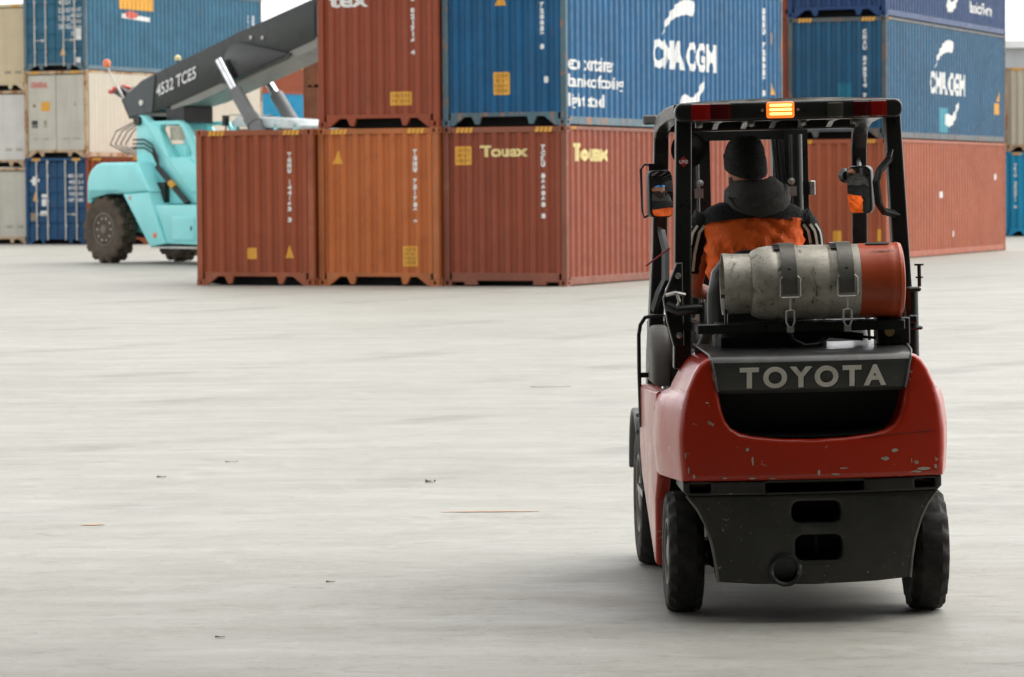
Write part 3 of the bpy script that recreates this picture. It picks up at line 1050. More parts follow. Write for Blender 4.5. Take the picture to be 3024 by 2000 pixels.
MB().lathe([(.07, .53), (.07, .56), (0, .57)], 'x', (0, .42, 3.93), 14).build('grease_cap', plain('cream_cap', (.7, .68, .6), .5), stk)
MB().lathe([(.12, .9), (.12, -.9)], 'x', (0, .68, 3.48), 18).build('pivot_pin', M['black'], stk)
MB().bx(-.45, .45, 1.25, 2.0, 3.40, 3.82).build('pivot_bracket', M['black'], stk, smooth=0, bev=.03)
# bracket where the lift cylinders hold the boom
MB().slab([[(3.55, 4.32), (3.75, 5.0), (4.05, 5.25), (4.35, 5.28), (6.1, 4.95), (5.95, 4.85), (4.2, 4.42)]], 'x', .62, .49, .03, 2).build('cylinder_bracket', M['black'], stk)
MB().slab([[(3.55, 4.32), (3.75, 5.0), (4.05, 5.25), (4.35, 5.28), (6.1, 4.95), (5.95, 4.85), (4.2, 4.42)]], 'x', -.62, -.49, .03, 2).build('cylinder_bracket', M['black'], stk)
for yb, zb in ((4.62, 5.42), (5.05, 5.40)):
    MB().lathe([(.05, .50), (.05, .53), (0, .54)], 'x', (0, yb, zb - .05), 10).build('bolt', M['steel'], stk)
for sx, top, mid, bot in ((1, (3.72, 4.86), (4.31, 4.13), (5.9, 2.3)), (-1, (3.47, 4.64), (4.03, 4.05), (5.6, 2.3))):
    X = sx * .75
    MB().tube([(X, *top), (X, mid[0] + .1, mid[1] - .12)], .105, 18).build('piston_rod', M['chrome'], stk)
    s = MB().tube([(X, *mid), (X, *bot)], .165, 20).build('lift_cylinder', M['sleeve'], stk)
    MB().tube([(X, mid[0] + .55, mid[1] - .64), (X, mid[0] + .70, mid[1] - .81)], .19, 20).build('cylinder_collar', M['sleeve'], s)
for sx in (1,):
    t = fit(text2d('4532 TCE5', 1, .02), 0, 0, 1.55, .30)
    vs = [(.525, 1.00 + v[0], 4.05 + v[0] * BS + v[1]) for v in t[0]]
    MB().add(vs, t[1]).build('lettering', M['white_text'], stk, smooth=0, normals=False)
# lamps on the boom and at its heel
MB().tube([(.3, -.75, 4.2), (.3, -1.25, 4.86)], .02, 8).build('lamp_stalk', M['steel'], stk)
MB().lathe([(0, 0), (.09, .02), (.10, .12), (.07, .19), (0, .21)], 'z', (.3, -1.27, 4.85), 16).build('beacon', M['lamp_orange'], stk)
MB().tube([(.45, 1.76, 4.75), (.45, 1.76, 4.92)], .02, 8).build('lamp_stalk', M['black'], stk)
MB().lathe([(0, 0), (.08, .02), (.085, .1), (0, .16)], 'z', (.45, 1.76, 4.91), 14).build('lamp', M['lamp_yellow'], stk)
for k in range(5):
    MB().lathe([(.03, -.05), (.06, -.02), (.06, .10), (.03, .13)], 'y', (.42 - .06 * k, -.98 + .09 * k, 4.24 + .05 * (k % 2) + .02 * k), 10).build('red_coupling', M['lamp_red'], stk)
MB().tube([(.46, -.62, 4.34), (.46, -.30, 3.95), (.46, -.12, 3.62)], .035, 10).build('pipe', M['steel'], stk)
# cab behind the near container
MB().slab([[(3.95, 3.38), (4.2, 3.52), (6.2, 3.40), (6.5, 3.26), (6.45, 3.18), (4.0, 3.28)]], 'x', .62, -.62, .03, 2, True).build('cab_roof', plain('pale_cab_roof', (.55, .62, .62), .4), stk)
MB().bx(-.55, .55, 4.1, 6.3, 1.7, 3.22).build('cab_glass', M['glass'], stk, smooth=0)
for x in (-.57, .57):
    for y in (4.1, 4.8, 5.6, 6.3):
        MB().bx(x - .05, x + .05, y - .06, y + .06, 1.5, 3.30).build('cab_post', M['turq'], stk, smooth=0)
MB().bx(-.6, .6, 4.0, 6.4, 1.5, 2.0).build('cab_base', M['turq'], stk, smooth=0, bev=.03)
for x in (-.72, .72):
    MB().tube([(x, 3.9, 2.6), (x, 3.9, 3.5)], .02, 8).bx(x - .08, x + .08, 3.86, 3.94, 3.3, 3.55).build('cab_mirror', M['black'], stk)
MB().tube([(-.64, 3.95, 3.56), (.64, 3.95, 3.56)], .015, 6).build('roof_rail', M['steel'], stk)
# spreader hanging from the boom tip (hidden by the near block from here)
MB().bx(-.35, .35, 9.1, 9.6, 4.9, 6.0).build('spreader_head', M['black'], stk, smooth=0, bev=.03)
MB().bx(-1.3, 1.3, 9.0, 9.7, 4.6, 4.9).build('spreader_beam', M['boom_low'], stk, smooth=0, bev=.03)
# ------------------------------------------------------------------ forklift (local: x right, y forward, z up; rear axle at y=0)
M['fred'] = paint('red_forklift_paint', (.37, .022, .006), .34, .10, streak=.06, coat=.5, spec=.22, dirt=.22, dirtcol=(.20, .045, .03), chips=.32, chipcol=(.30, .27, .2), nscale=1.1, bmp=.07)
M['fdark'] = paint('charcoal_cast_iron_paint', (.030, .030, .026), .42, .25, streak=.1, coat=.1, chips=.30, chipcol=(.2, .17, .11), dirt=.55, dirtcol=(.075, .062, .045), nscale=2.2, bmp=.12)
M['hood'] = paint('charcoal_plastic_hood', (.035, .036, .034), .40, .2, streak=0, dirt=.35, dirtcol=(.10, .095, .08), coat=.35, nscale=3, bmp=.03)
M['emblem'] = paint('worn_silver_letters', (.60, .575, .51), .5, .12, streak=.1, dirt=.15, nscale=6, bmp=0)
M['grey_plastic'] = paint('grey_fender_plastic', (.13, .135, .135), .5, .15, streak=.1, nscale=4)
M['beige_plastic'] = paint('grey_beige_cowl', (.13, .125, .11), .55, .15, streak=0, nscale=4)
M['rlens'] = plain('red_tail_lens', (.20, .007, .005), .15, coat=.6)
M['dlens'] = plain('dark_red_tail_lens', (.05, .004, .004), .15, coat=.6)
M['clens'] = plain('clear_lens', (.045, .042, .032), .2, coat=.5)
M['mirror'] = plain('mirror_glass', (.92, .92, .92), .012, 1.0)
M['amber'] = plain('amber_lamp_body', (.75, .14, .02), .25, coat=.4, emit=(1.0, .20, .02), strength=.45)
M['amber_lit'] = plain('amber_lamp_lit', (.9, .5, .12), .3, emit=(1.0, .55, .15), strength=1.25)
M['roofsheet'] = plain('milky_roof_sheet', (.62, .63, .62), .3, coat=.3)

FK_POS, FK_YAW, FK_ROLL = Vector((1.22, 14.17, 0)), 1.2, -1.0
fk = empty('forklift', FK_POS, (0, 0, FK_YAW))
tag(fk, 'red and charcoal forklift truck driving away across the yard', 'forklift')
FM = Matrix.Translation(FK_POS) @ Matrix.Rotation(R(FK_YAW), 4, 'Z')
BM = FM @ Matrix.Rotation(R(FK_ROLL), 4, 'Y')          # the body leans a touch to the left on its axle
CAM_L = BM.inverted() @ CAM_POS


def fp(name, mb, mat, parent=None, **kw):
    """a part of the forklift's body"""
    return mb.build(name, mat, parent or fk, rot=None if parent else (0, FK_ROLL, 0), **kw)


# ---- wheels
def wheel(x, y, r, w, sgn, rimmat):
    n = 72

    def lug(rr, t, j):
        if rr > r * .90 and abs(t) > w * .28:
            return rr if (j % 4) < 2 else rr - .016
        return rr
    prof = [(r * .56, -w * .40), (r * .66, -w * .47), (r * .84, -w * .5), (r * .95, -w * .47), (r * .985, -w * .40), (r, -w * .27), (r, w * .27), (r * .985, w * .40), (r * .95, w * .47), (r * .84, w * .5), (r * .66, w * .47), (r * .56, w * .40)]
    t = MB().lathe(prof, 'x', (0, 0, 0), n, lug).build('wheel', M['rubber'], fk, (x, y, r), smooth=32)
    MB().lathe([(r * .57, .36 * w * sgn), (r * .55, .46 * w * sgn), (r * .50, .46 * w * sgn), (r * .46, .2 * w * sgn), (r * .30, .15 * w * sgn), (r * .26, .42 * w * sgn), (r * .12, .46 * w * sgn), (0, .47 * w * sgn)], 'x', (0, 0, 0), 36).build('rim', rimmat, t, smooth=30)
    for k in range(6):
        a = 2 * math.pi * k / 6
        MB().lathe([(.013, .13 * w * sgn), (.013, .32 * w * sgn), (0, .33 * w * sgn)], 'x', (0, r * .38 * math.cos(a), r * .38 * math.sin(a)), 6).build('wheel_nut', M['steel'], t, smooth=0)


rimm = paint('dusty_cream_rim', (.24, .225, .19), .55, .2, streak=0, dirt=.5, nscale=5)
wheel(-.508, 0, .252, .150, -1, rimm)
wheel(.508, 0, .252, .150, 1, rimm)
wheel(-.495, 1.80, .335, .205, -1, rimm)
wheel(.495, 1.80, .335, .205, 1, rimm)
MB().lathe([(.06, -.42), (.06, .42)], 'x', (0, 0, .25), 14).bx(-.30, .30, -.09, .09, .18, .34).build('axle', M['black'], fk)
MB().lathe([(.09, -.42), (.09, .42)], 'x', (0, 1.8, .335), 14).build('axle', M['black'], fk)

# ---- counterweight: U shape seen from behind, rounded towards the rear
right = [(.528, .592), (.536, .70), (.537, .78), (.526, .88), (.506, .96), (.475, 1.03), (.452, 1.066), (.428, 1.086), (.404, 1.094),
         (.398, 1.06), (.385, .97), (.375, .925), (.366, .875), (.352, .835), (.330, .805), (.295, .785), (.24, .772), (.13, .760), (0, .756)]
out = right + [(-x, z) for x, z in right[-2::-1]]
out = resample(out, .05)


def cwfn(v):
    t = max(0.0, (v.y + .50) / .50)
    k = max(0, min(1, (v.z - .915) / .03))
    k = k * k * (3 - 2 * k)
    g = (.135 * (1 - k) + .045 * k) * min(1, t * 1.3) * max(0, min(1, (abs(v.x) - .40) / .12))
    return Vector((v.x * (1 + g), v.y + .050 * (v.x / .54) ** 2, v.z))


xs = [(-.5 + .05 * i) for i in range(21)]
cwo = fp('counterweight', MB().slab([out], 'y', -.50, .10, .022, 4), M['fred'], smooth=42, fn=cwfn,
         cuts=[((x, 0, 0), (1, 0, 0)) for x in xs] + [((0, y, 0), (0, 1, 0)) for y in (-.44, -.4, -.33, -.25, -.18, -.1, 0)] + [((0, 0, z), (0, 0, 1)) for z in (.90, .915, .925, .935, .945, .96)])
# hood plate above the vent
rows = []
for y, z, hw in ((-.30, .940, .372), (-.462, .944, .376), (-.487, .960, .380), (-.507, 1.045, .394), (-.505, 1.072, .400), (-.492, 1.090, .404), (-.470, 1.100, .408), (-.30, 1.112, .424), (-.04, 1.128, .440), (-.02, 1.05, .43)):
    rows.append([(hw * (-1 + 2 * i / 24), y + .060 * (hw * (-1 + 2 * i / 24) / .54) ** 2, z) for i in range(25)])
hood = fp('hood_plate', MB().grid(rows), M['hood'], smooth=30)
for s in (-1, 1):
    fp('hood_edge', MB().tube([(s * x, y + .06 * (x / .54) ** 2, z) for x, y, z in ((.381, -.497, .955), (.397, -.516, 1.05), (.405, -.508, 1.082), (.412, -.468, 1.105), (.44, -.05, 1.130))], .0045, 8), paint('scuffed_edge', (.13, .135, .135), .35, .3, streak=0, nscale=12), hood)
# the maker's letters, raised on the plate
t = fit(text2d('TOYOTA', 1, .036, 1.32, res=10), -.292, .966, .302, 1.052)
vs, fs = [], []
for dy in (0.0, .010):
    for x, z in t[0]:
        k = (z - .944) / (1.045 - .944)
        vs.append((x, -.4915 - .020 * max(0, (z - .96) / .085) + .060 * (x / .54) ** 2 - .004 + dy, z))
n_ = len(t[0])
bm_e = {}
for f in t[1]:
    for i in range(len(f)):
        e = (f[i], f[(i + 1) % len(f)])
        bm_e[e] = 1
fs = [tuple(f) for f in t[1]] + [(a, b, b + n_, a + n_) for (a, b) in bm_e if (b, a) not in bm_e]
fp('lettering', MB().add(vs, fs), M['emblem'], hood, smooth=0)
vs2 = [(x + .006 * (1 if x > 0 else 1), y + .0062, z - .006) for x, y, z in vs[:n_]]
fp('letter_shadow', MB().add([(x, y + .003, z) for x, y, z in vs2], [tuple(f) for f in t[1]]), M['black'], hood, smooth=0)  # letter faces copied in black and offset as a painted shadow
# vent opening with louvres
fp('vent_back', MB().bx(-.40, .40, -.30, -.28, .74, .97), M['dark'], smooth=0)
fp('vent_sill', MB().grid([[(x, y + .06 * (x / .54) ** 2, .758 + zz + .016 * (x / .3) ** 2) for x in [-.30 + .05 * i for i in range(13)]] for y, zz in ((-.485, .006), (-.40, .018), (-.30, .03))]), M['black'])

# chipped paint along the lower edge
from math import cos, sin
mchip = paint('bare_metal_chip', (.36, .34, .28), .6, .25, streak=0, nscale=20, bmp=0)
for x, z, w, h, k in ((-.247, .672, .012, .060, 9), (-.268, .720, .016, .022, 5), (-.425, .912, .018, .010, 6), (-.517, .700, .008, .030, 5), (-.505, .640, .010, .036, 6), (-.485, .612, .018, .024, 5), (-.36, .604, .030, .008, 5),
                      (-.25, .602, .034, .009, 7), (.02, .620, .018, .030, 5), (.09, .612, .050, .010, 5), (.12, .635, .05, .008, 6), (.33, .700, .034, .018, 6), (.29, .668, .040, .018, 5), (.40, .655, .006, .030, 5), (.45, .622, .06, .014, 7), (.50, .63, .02, .026, 5), (.42, .612, .05, .010, 6), (-.17, .600, .03, .006, 5)):
    rnd = random.Random(int(x * 1000 + z * 7000))
    pl = [(x + w * .5 * cos(2 * math.pi * i / k) * rnd.uniform(.5, 1.1), z + h * .5 * sin(2 * math.pi * i / k) * rnd.uniform(.5, 1.1)) for i in range(k)]
    fp('paint_chip', MB().add([(a, -.5012 + .050 * (a / .54) ** 2, b) for a, b in pl], [tuple(range(k))]), mchip, cwo, smooth=0, normals=False)
fp('scratch', MB().tube([(.20, -.4945, .758), (.35, -.4795, .768), (.50, -.459, .776)], .0012, 5), M['dark'], cwo)
# ---- lower casting with cut-outs
band = [(-.528, .588), (.528, .588), (.528, .548), (.512, .532), (-.512, .532), (-.528, .548)]
slots = [rrect(-.50, .545, -.415, .580, .008), rrect(.415, .545, .50, .580, .008), rrect(-.195, .540, .205, .582, .01)]


def lowfn(v):
    return Vector((v.x, v.y + .055 * (v.x / .54) ** 2, v.z))


cutx = [((x, 0, 0), (1, 0, 0)) for x in [-.5 + .05 * i for i in range(21)]]
fp('tow_band', MB().slab([resample(band, .05)] + slots, 'y', -.475, -.08, .008, 2), M['fdark'], fn=lowfn, cuts=cutx, smooth=30)
lr = [(.512, .530), (.470, .475), (.440, .415), (.415, .335), (.400, .25), (.392, .176)]
lo = lr + [(.25, .166), (0, .160), (-.25, .166)] + [(-x, z) for x, z in lr[::-1]]
holes = [rrect(-.09, .412, .112, .500, .034),
         rrect(-.078, .256, .116, .362, .034), [(-.12 + x, .222 + z) for x, z in arc(0, 0, .05, 0, 345, 23)]]
fp('rear_casting', MB().slab([resample(lo, .05)] + holes, 'y', -.452, -.30, .010, 2), M['fdark'], fn=lowfn, cuts=cutx, smooth=30)
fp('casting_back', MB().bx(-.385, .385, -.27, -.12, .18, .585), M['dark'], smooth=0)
fp('tow_ring', MB().lathe([(.068, -.458), (.058, -.464), (.050, -.458), (.048, -.40), (.0, -.395)], 'y', (-.12, 0, .222), 28, cap=False), M['black'], smooth=40)
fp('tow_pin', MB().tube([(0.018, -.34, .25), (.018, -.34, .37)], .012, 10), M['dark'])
for s in (-1, 1):
    fp('wheel_arch', MB().tube([(s * x, -.45 + .055 * (x / .54) ** 2, z) for x, z in lr], .006, 6), paint('scuffed_arch_edge', (.14, .13, .11), .4, .3, streak=0, nscale=10))
# ---- chassis, floor, side panels
fp('chassis', MB().bx(-.40, .40, -.11, 1.75, .20, .56).bx(-.50, .50, .30, 1.5, .56, .60), M['black'], smooth=0, bev=.01)
for s in (-1, 1):
    fp('side_panel', MB().slab([[(.12, .925), (1.22, .895), (1.30, .80), (1.34, .60), (1.22, .47), (.42, .165), (.335, .165), (.30, .45), (.12, .56)]], 'x', s * .598, s * .54, .018, 3), M['fred'], smooth=45)
    fp('panel_groove', MB().slab([[(.16, .86), (.175, .86), (.175, .62), (.16, .62)]], 'x', s * .6, s * .597), M['dark'], smooth=0)
    # front fender, an arched strip over the drive wheel
    o = arc(1.80, .335, .415, 15, 128, 22)
    i_ = arc(1.80, .335, .390, 128, 15, 22)
    fp('mud_flap', MB().slab([[(s * .602, .715), (s * .50, .715), (s * .50, .40), (s * .555, .40), (s * .585, .56)]], 'y', 1.38, 1.41, .004), M['grey_plastic'], smooth=0)
    fp('fender', MB().slab([o + i_], 'x', s * .605, s * .43, .008, 2), M['grey_plastic'], smooth=45)
    fp('fender_lip', MB().bx(*sorted((s * .612, s * .50)), 1.36, 1.60, .735, .752), M['grey_plastic'], smooth=0, bev=.004)
    fp('step', MB().bx(*sorted((s * .60, s * .40)), 1.20, 1.60, .38, .41), M['black'], smooth=0)
fp('engine_hood', MB().bx(-.40, .40, .05, 1.05, .60, 1.06), M['rubber'], smooth=0, bev=.03, seg=3)
fp('floor_plate', MB().bx(-.52, .52, 1.05, 1.7, .46, .49), M['black'], smooth=0)
fp('cowl', MB().slab([[(1.30, .49), (1.62, .49), (1.62, 1.02), (1.56, 1.16), (1.48, 1.18), (1.40, 1.10), (1.36, .85)]], 'x', -.47, .47, .03, 3, True), M['black'])
fp('side_cowl', MB().slab([[(.92, .90), (1.30, .90), (1.34, 1.02), (1.28, 1.13), (1.16, 1.165), (1.02, 1.12), (.94, 1.02)]], 'x', -.56, -.47, .025, 3, True), M['beige_plastic'])
# ---- overhead guard
sec = [(-.036, -.042), (.036, -.042), (.036, .042), (-.036, .042)]


def taper(p0, p1, w0, w1, d):
    rows = []
    for (x, y, z), w in ((p0, w0), (p1, w1)):
        rows.append([(x - w / 2, y - d / 2, z), (x + w / 2, y - d / 2, z), (x + w / 2, y + d / 2, z), (x - w / 2, y + d / 2, z)])
    return MB().grid(rows, True, True)


for s in (-1, 1):
    fp('rear_post', taper((s * .478 - .003, .15, 1.02), (s * .440 - .012, .15, 2.09), .074, .066, .085), M['black'], smooth=0, bev=.008, seg=2)
    # side rail and front pillar in one bent section
    pts = [(s * .448 - .01, .15, 2.105), (s * .450 - .01, .70, 2.103), (s * .453 - .01, 1.15, 2.085), (s * .455 - .01, 1.30, 2.066), (s * .456 - .01, 1.38, 2.03), (s * .456 - .01, 1.43, 1.95), (s * .465 - .015, 1.50, 1.50), (s * .49 - .02, 1.58, 1.0), (s * .50 - .02, 1.60, .62)]
    fp('front_pillar', MB().tube(pts, 0, sec=[(-.034, -.030), (.034, -.030), (.034, .030), (-.034, .030)], upv=(0, .35, 1)), M['black'], smooth=0, bev=.007, seg=2)
beam = rrect(-.492, 2.058, .466, 2.138, .034, 5)
fp('rear_beam', MB().slab([beam], 'y', .075, .205, .012, 3, True), M['black'], smooth=45)
fp('front_beam', MB().bx(-.45, .43, 1.28, 1.36, 2.035, 2.085), M['black'], smooth=0, bev=.01, seg=2)
for k in range(6):
    x = -.36 + .13 * k
    fp('guard_bar', MB().tube([(x, .2, 2.085), (x, .7, 2.098), (x, 1.15, 2.088), (x, 1.30, 2.06)], 0, sec=[(-.012, -.022), (.012, -.022), (.012, .022), (-.012, .022)], upv=(0, 0, 1)), M['black'], smooth=0)
for k in range(4):
    x = -.38 + .22 * k
    fp('roof_clip', MB().bx(x - .016, x + .016, .215, .235, 2.035, 2.066).lathe([(.012, .205), (.012, .20), (0, .195)], 'y', (x, 0, 2.045), 8), M['steel'], smooth=0)
fp('roof_sheet', MB().grid([[(x, y, z + .012 * (1 - (x / .46) ** 2)) for x in (-.46, -.40, -.2, 0, .15, .30, .40)] for y, z in ((.10, 2.139), (.5, 2.143), (1.0, 2.132), (1.3, 2.105))]), M['roofsheet'])
# lights in the rear beam
for nm, x0, x1, z0, z1, mt in (('tail_light', -.424, -.342, 2.062, 2.132, 'rlens'), ('tail_light', -.341, -.256, 2.062, 2.132, 'dlens'), ('reversing_light', .148, .216, 2.064, 2.126, 'clens'),
                               ('tail_light', .256, .329, 2.064, 2.130, 'dlens'), ('tail_light', .330, .400, 2.064, 2.130, 'rlens')):
    fp(nm, MB().slab([rrect(x0, z0, x1, z1, .006, 2)], 'y', .066, .085, .005, 2), M[mt])
al = fp('flashing_light', MB().slab([rrect(-.108, 2.066, .008, 2.134, .010, 3)], 'y', .045, .076, .008, 2), M['amber'])
for k in range(3):
    z = 2.078 + k * .018
    fp('lamp_element', MB().slab([rrect(-.097, z, -.003, z + .011, .004, 2)], 'y', .040, .050, .003, 2), M['amber_lit'], al)
for x in (-.125, .025):
    fp('bolt', MB().lathe([(.006, .075), (.006, .069), (0, .067)], 'y', (x, 0, 2.10), 8), M['steel'])
# the little LPG diamond on the left post
fp('gas_sticker', MB().slab([[(-.482, 1.893), (-.458, 1.917), (-.434, 1.893), (-.458, 1.869)]], 'y', .1055, .108), plain('red_diamond', (.28, .012, .02), .5), smooth=0)
tt = fit(text2d('LPG', 1, .02), -.475, 1.886, -.441, 1.900)
fp('lettering', MB().add([(x, .1045, z) for x, z in tt[0]], tt[1]), M['white_text'], smooth=0, normals=False)
# holes down the right rear post
for z in (1.99, 1.80, 1.72, 1.62, 1.50, 1.42, 1.33):
    f = (2.09 - z) / 1.07
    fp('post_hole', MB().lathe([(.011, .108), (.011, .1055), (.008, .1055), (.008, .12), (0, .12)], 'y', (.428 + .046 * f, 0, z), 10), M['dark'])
# hand grip on the right post
fp('grip', MB().tube([(.425, .13, 1.93), (.410, .10, 1.885), (.362, .07, 1.835), (.346, .06, 1.79), (.354, .06, 1.70), (.376, .07, 1.665), (.455, .13, 1.645)], 0, sec=[(-.013, -.013), (.013, -.013), (.013, .013), (-.013, .013)]), M['black'], smooth=0, bev=.003)
# bracket and knuckles on the left post
fp('hinge_plate', MB().slab([[(-.56, 1.05 + .27), (-.50, 1.47), (-.475, 1.47), (-.475, 1.12), (-.52, 1.12), (-.545, 1.22)]], 'y', .060, .105, .004), M['black'])
for z in (1.415, 1.165):
    fp('bolt', MB().lathe([(.014, .104), (.014, .052), (.0, .048)], 'y', (-.495, 0, z), 8), M['steel'], smooth=0)
fp('latch', MB().tube([(-.545, .05, 1.335), (-.51, .02, 1.345), (-.47, .03, 1.335)], .009, 8).tube([(-.505, .02, 1.345), (-.495, .015, 1.31), (-.505, .03, 1.28)], .007, 8), M['steel'])
fp('latch_arm', MB().tube([(-.54, .06, 1.29), (-.50, .03, 1.27), (-.42, .02, 1.275), (-.40, .02, 1.275)], .022, 10).tube([(-.40, .02, 1.30), (-.40, .02, 1.17)], .012, 8), M['black'])
# left hand rail
fp('hand_rail', MB().tube([(-.598, 1.22, .70), (-.602, 1.20, .95), (-.600, 1.2, 1.12), (-.592, 1.2, 1.165), (-.570, 1.2, 1.198), (-.54, 1.2, 1.205), (-.475, 1.2, 1.205), (-.475, 1.2, 1.05)], .009, 8), M['black'])
fp('rail_bracket', MB().bx(-.60, -.53, 1.20, 1.22, .925, .948), M['black'], smooth=0)
fp('door_stay', MB().tube([(-.495, 1.48, 1.62), (-.47, 1.45, 1.58), (-.455, 1.42, 1.50), (-.46, 1.40, 1.36), (-.49, 1.42, 1.30), (-.51, 1.50, 1.22)], 0, sec=[(-.012, -.014), (.012, -.014), (.012, .014), (-.012, .014)]), M['black'], smooth=0)
fp('red_cord', MB().tube([(-.56, 1.2, 1.432), (-.50, 1.2, 1.475), (-.45, 1.2, 1.51)], .004, 6), plain('red_cord', (.25, .03, .03), .6))
# ---- mast in front
for s in (-1, 1):
    fp('mast_rail', MB().slab([[(s * a - .045, b) for a, b in ((.20, 1.93), (.31, 1.93), (.31, 1.96), (.235, 1.96), (.235, 2.07), (.31, 2.07), (.31, 2.10), (.20, 2.10))]], 'z', .12, 2.06), M['black'], smooth=0)
    fp('mast_rail', MB().slab([[(s * a - .045, b) for a, b in ((.15, 2.0), (.195, 2.0), (.195, 2.13), (.15, 2.13))]], 'z', .14, 2.08), M['black'], smooth=0)
    fp('lift_cylinder', MB().tube([(s * .245 - .045, 1.86, .3), (s * .245 - .045, 1.86, 2.02)], .032, 14), M['black'])
    fp('mast_clamp', MB().bx(*sorted((s * .20 - .045, s * .24 - .045)), 1.80, 1.85, 1.73, 1.775).lathe([(.016, 1.80), (.016, 1.78), (0, 1.775)], 'y', (s * .215 - .045, 0, 1.80), 10), M['steel'], smooth=0)
    fp('fork', MB().bx(*sorted((s * .17 - .045, s * .27 - .045)), 2.26, 2.31, .06, .55).bx(*sorted((s * .17 - .045, s * .27 - .045)), 2.311, 3.35, .06, .10), M['black'], smooth=0)
fp('mast_crossbar', MB().bx(-.36, .27, 1.97, 2.03, 2.00, 2.06), M['black'], smooth=0)
fp('mast_crossbar', MB().bx(-.36, .27, 1.96, 2.02, .95, 1.05), M['black'], smooth=0)
fp('carriage', MB().bx(-.55, .46, 2.20, 2.25, .45, .55).bx(-.55, .46, 2.20, 2.25, .12, .2).bx(-.5, -.45, 2.2, 2.24, .2, 1.1).bx(.36, .41, 2.2, 2.24, .2, 1.1).bx(-.5, .41, 2.2, 2.24, 1.1, 1.14), M['black'], smooth=0)
for x in (.10, .13):
    fp('hose', MB().tube([(x, 1.90, 2.0), (x + .02, 1.88, 1.72), (x + .05, 1.86, 1.6), (x + .055, 1.86, 1.1)], .012, 8), M['black'])
fp('mast_sensor', MB().bx(.27, .295, 1.9, 1.98, 1.73, 1.80), M['steel'], smooth=0, bev=.004)
# ---- steering column, wheel, levers
fp('steering_column', MB().tube([(-.12, 1.46, .9), (-.12, 1.27, 1.24)], .035, 12), M['black'])
ring = [(-.12 + .165 * math.cos(a), 1.25 + .165 * math.sin(a) * .86, 1.265 + .165 * math.sin(a) * .5) for a in [2 * math.pi * k / 32 for k in range(32)]]
sw = fp('steering_wheel', MB().tube(ring, .013, 8, closed=True), M['black'])
for a in (30, 150, 270):
    fp('spoke', MB().tube([(-.12, 1.25, 1.262), (-.12 + .16 * math.cos(R(a)), 1.25 + .16 * math.sin(R(a)) * .86, 1.265 + .16 * math.sin(R(a)) * .5)], .009, 6), M['black'], sw)
for k in range(3):
    fp('lever', MB().tube([(.16 + .05 * k, 1.38, 1.10), (.16 + .05 * k, 1.28, 1.28)], .007, 8).lathe([(0, -.02), (.018, 0), (0, .02)], 'z', (.16 + .05 * k, 1.28, 1.29), 10), M['black'])
# ---- seat
fp('seat_cushion', MB().bx(-.36, .10, .42, .98, 1.07, 1.17), M['black'], smooth=45, bev=.04, seg=3)
srows = []
for z, hw, y in ((1.10, .22, .44), (1.20, .235, .41), (1.32, .235, .39), (1.42, .215, .375), (1.48, .17, .37), (1.51, .09, .37)):
    srows.append([(-.115 + hw * math.cos(a), y + .075 * math.sin(a), z) for a in [2 * math.pi * k / 28 for k in range(28)]])
fp('seat_back', MB().grid(srows, True, True), M['black'], smooth=50)
fp('seat_rail', MB().tube([(-.39, .20, 1.10), (-.37, .18, 1.14), (-.35, .16, 1.19)], .028, 12).lathe([(.03, 1.11), (.036, 1.14), (.03, 1.17), (.02, 1.2)], 'z', (-.335, -.1, 0), 14), M['beige_plastic'])
fp('seat_belt', MB().tube([(-.45, .25, 1.14), (-.41, .20, 1.22), (-.385, .22, 1.28)], 0, sec=[(-.02, -.002), (.02, -.002), (.02, .002), (-.02, .002)]), paint('tan_webbing', (.22, .17, .13), .8), smooth=0)
# ---- gas bottle carrier
fp('carrier_beam', MB().bx(-.445, .41, -.285, -.235, 1.182, 1.222).bx(-.36, .36, -.14, -.10, 1.19, 1.222).bx(-.445, -.40, -.235, .10, 1.185, 1.22), M['black'], smooth=0, bev=.004)
fp('carrier_box', MB().bx(-.36, .10, -.18, .05, 1.06, 1.18), M['black'], smooth=0, bev=.02)
fp('carrier_stop', MB().tube([(-.325, -.27, 1.20), (-.325, -.27, 1.33)], .007, 8).tube([(-.345, -.27, 1.335), (-.315, -.27, 1.335)], .008, 8), M['black'])
fp('swing_post', MB().tube([(.462, -.10, 1.06), (.462, -.10, 1.345)], .030, 14), M['black'])
for bb in ((.30, .44, -.22, -.12, 1.115, 1.23), (.442, .48, -.16, -.08, 1.20, 1.235), (.445, .50, -.14, -.06, 1.33, 1.35), (.445, .505, -.14, -.06, 1.172, 1.187)):
    fp('swing_bracket', MB().bx(*bb), M['black'], smooth=0, bev=.006)
fp('spring_pin', MB().tube([(.498, -.10, 1.35), (.498, -.10, 1.44)], .008, 8).lathe([(.020, 1.437), (.020, 1.445)], 'z', (.498, -.10, 0), 12).lathe([(.016, 1.385), (.016, 1.392)], 'z', (.498, -.10, 0), 12), M['black'])
fp('valve', MB().lathe([(.020, -.245), (.022, -.225), (.018, -.21)], 'y', (.352, 0, 1.172), 14).tube([(.352, -.23, 1.18), (.366, -.235, 1.205)], .009, 8), paint('dull_brass', (.5, .36, .16), .4, .2, streak=0, metal=.6, nscale=8))
fp('gas_strut', MB().tube([(.02, -.16, 1.175), (.25, -.16, 1.15)], .017, 12).tube([(.25, -.16, 1.15), (.42, -.15, 1.13)], .006, 8), M['black'])
fp('hose', MB().tube([(-.07, -.25, 1.20), (-.05, -.26, 1.15), (0, -.27, 1.125), (.05, -.26, 1.13), (.10, -.22, 1.155)], .007, 8), M['black'])
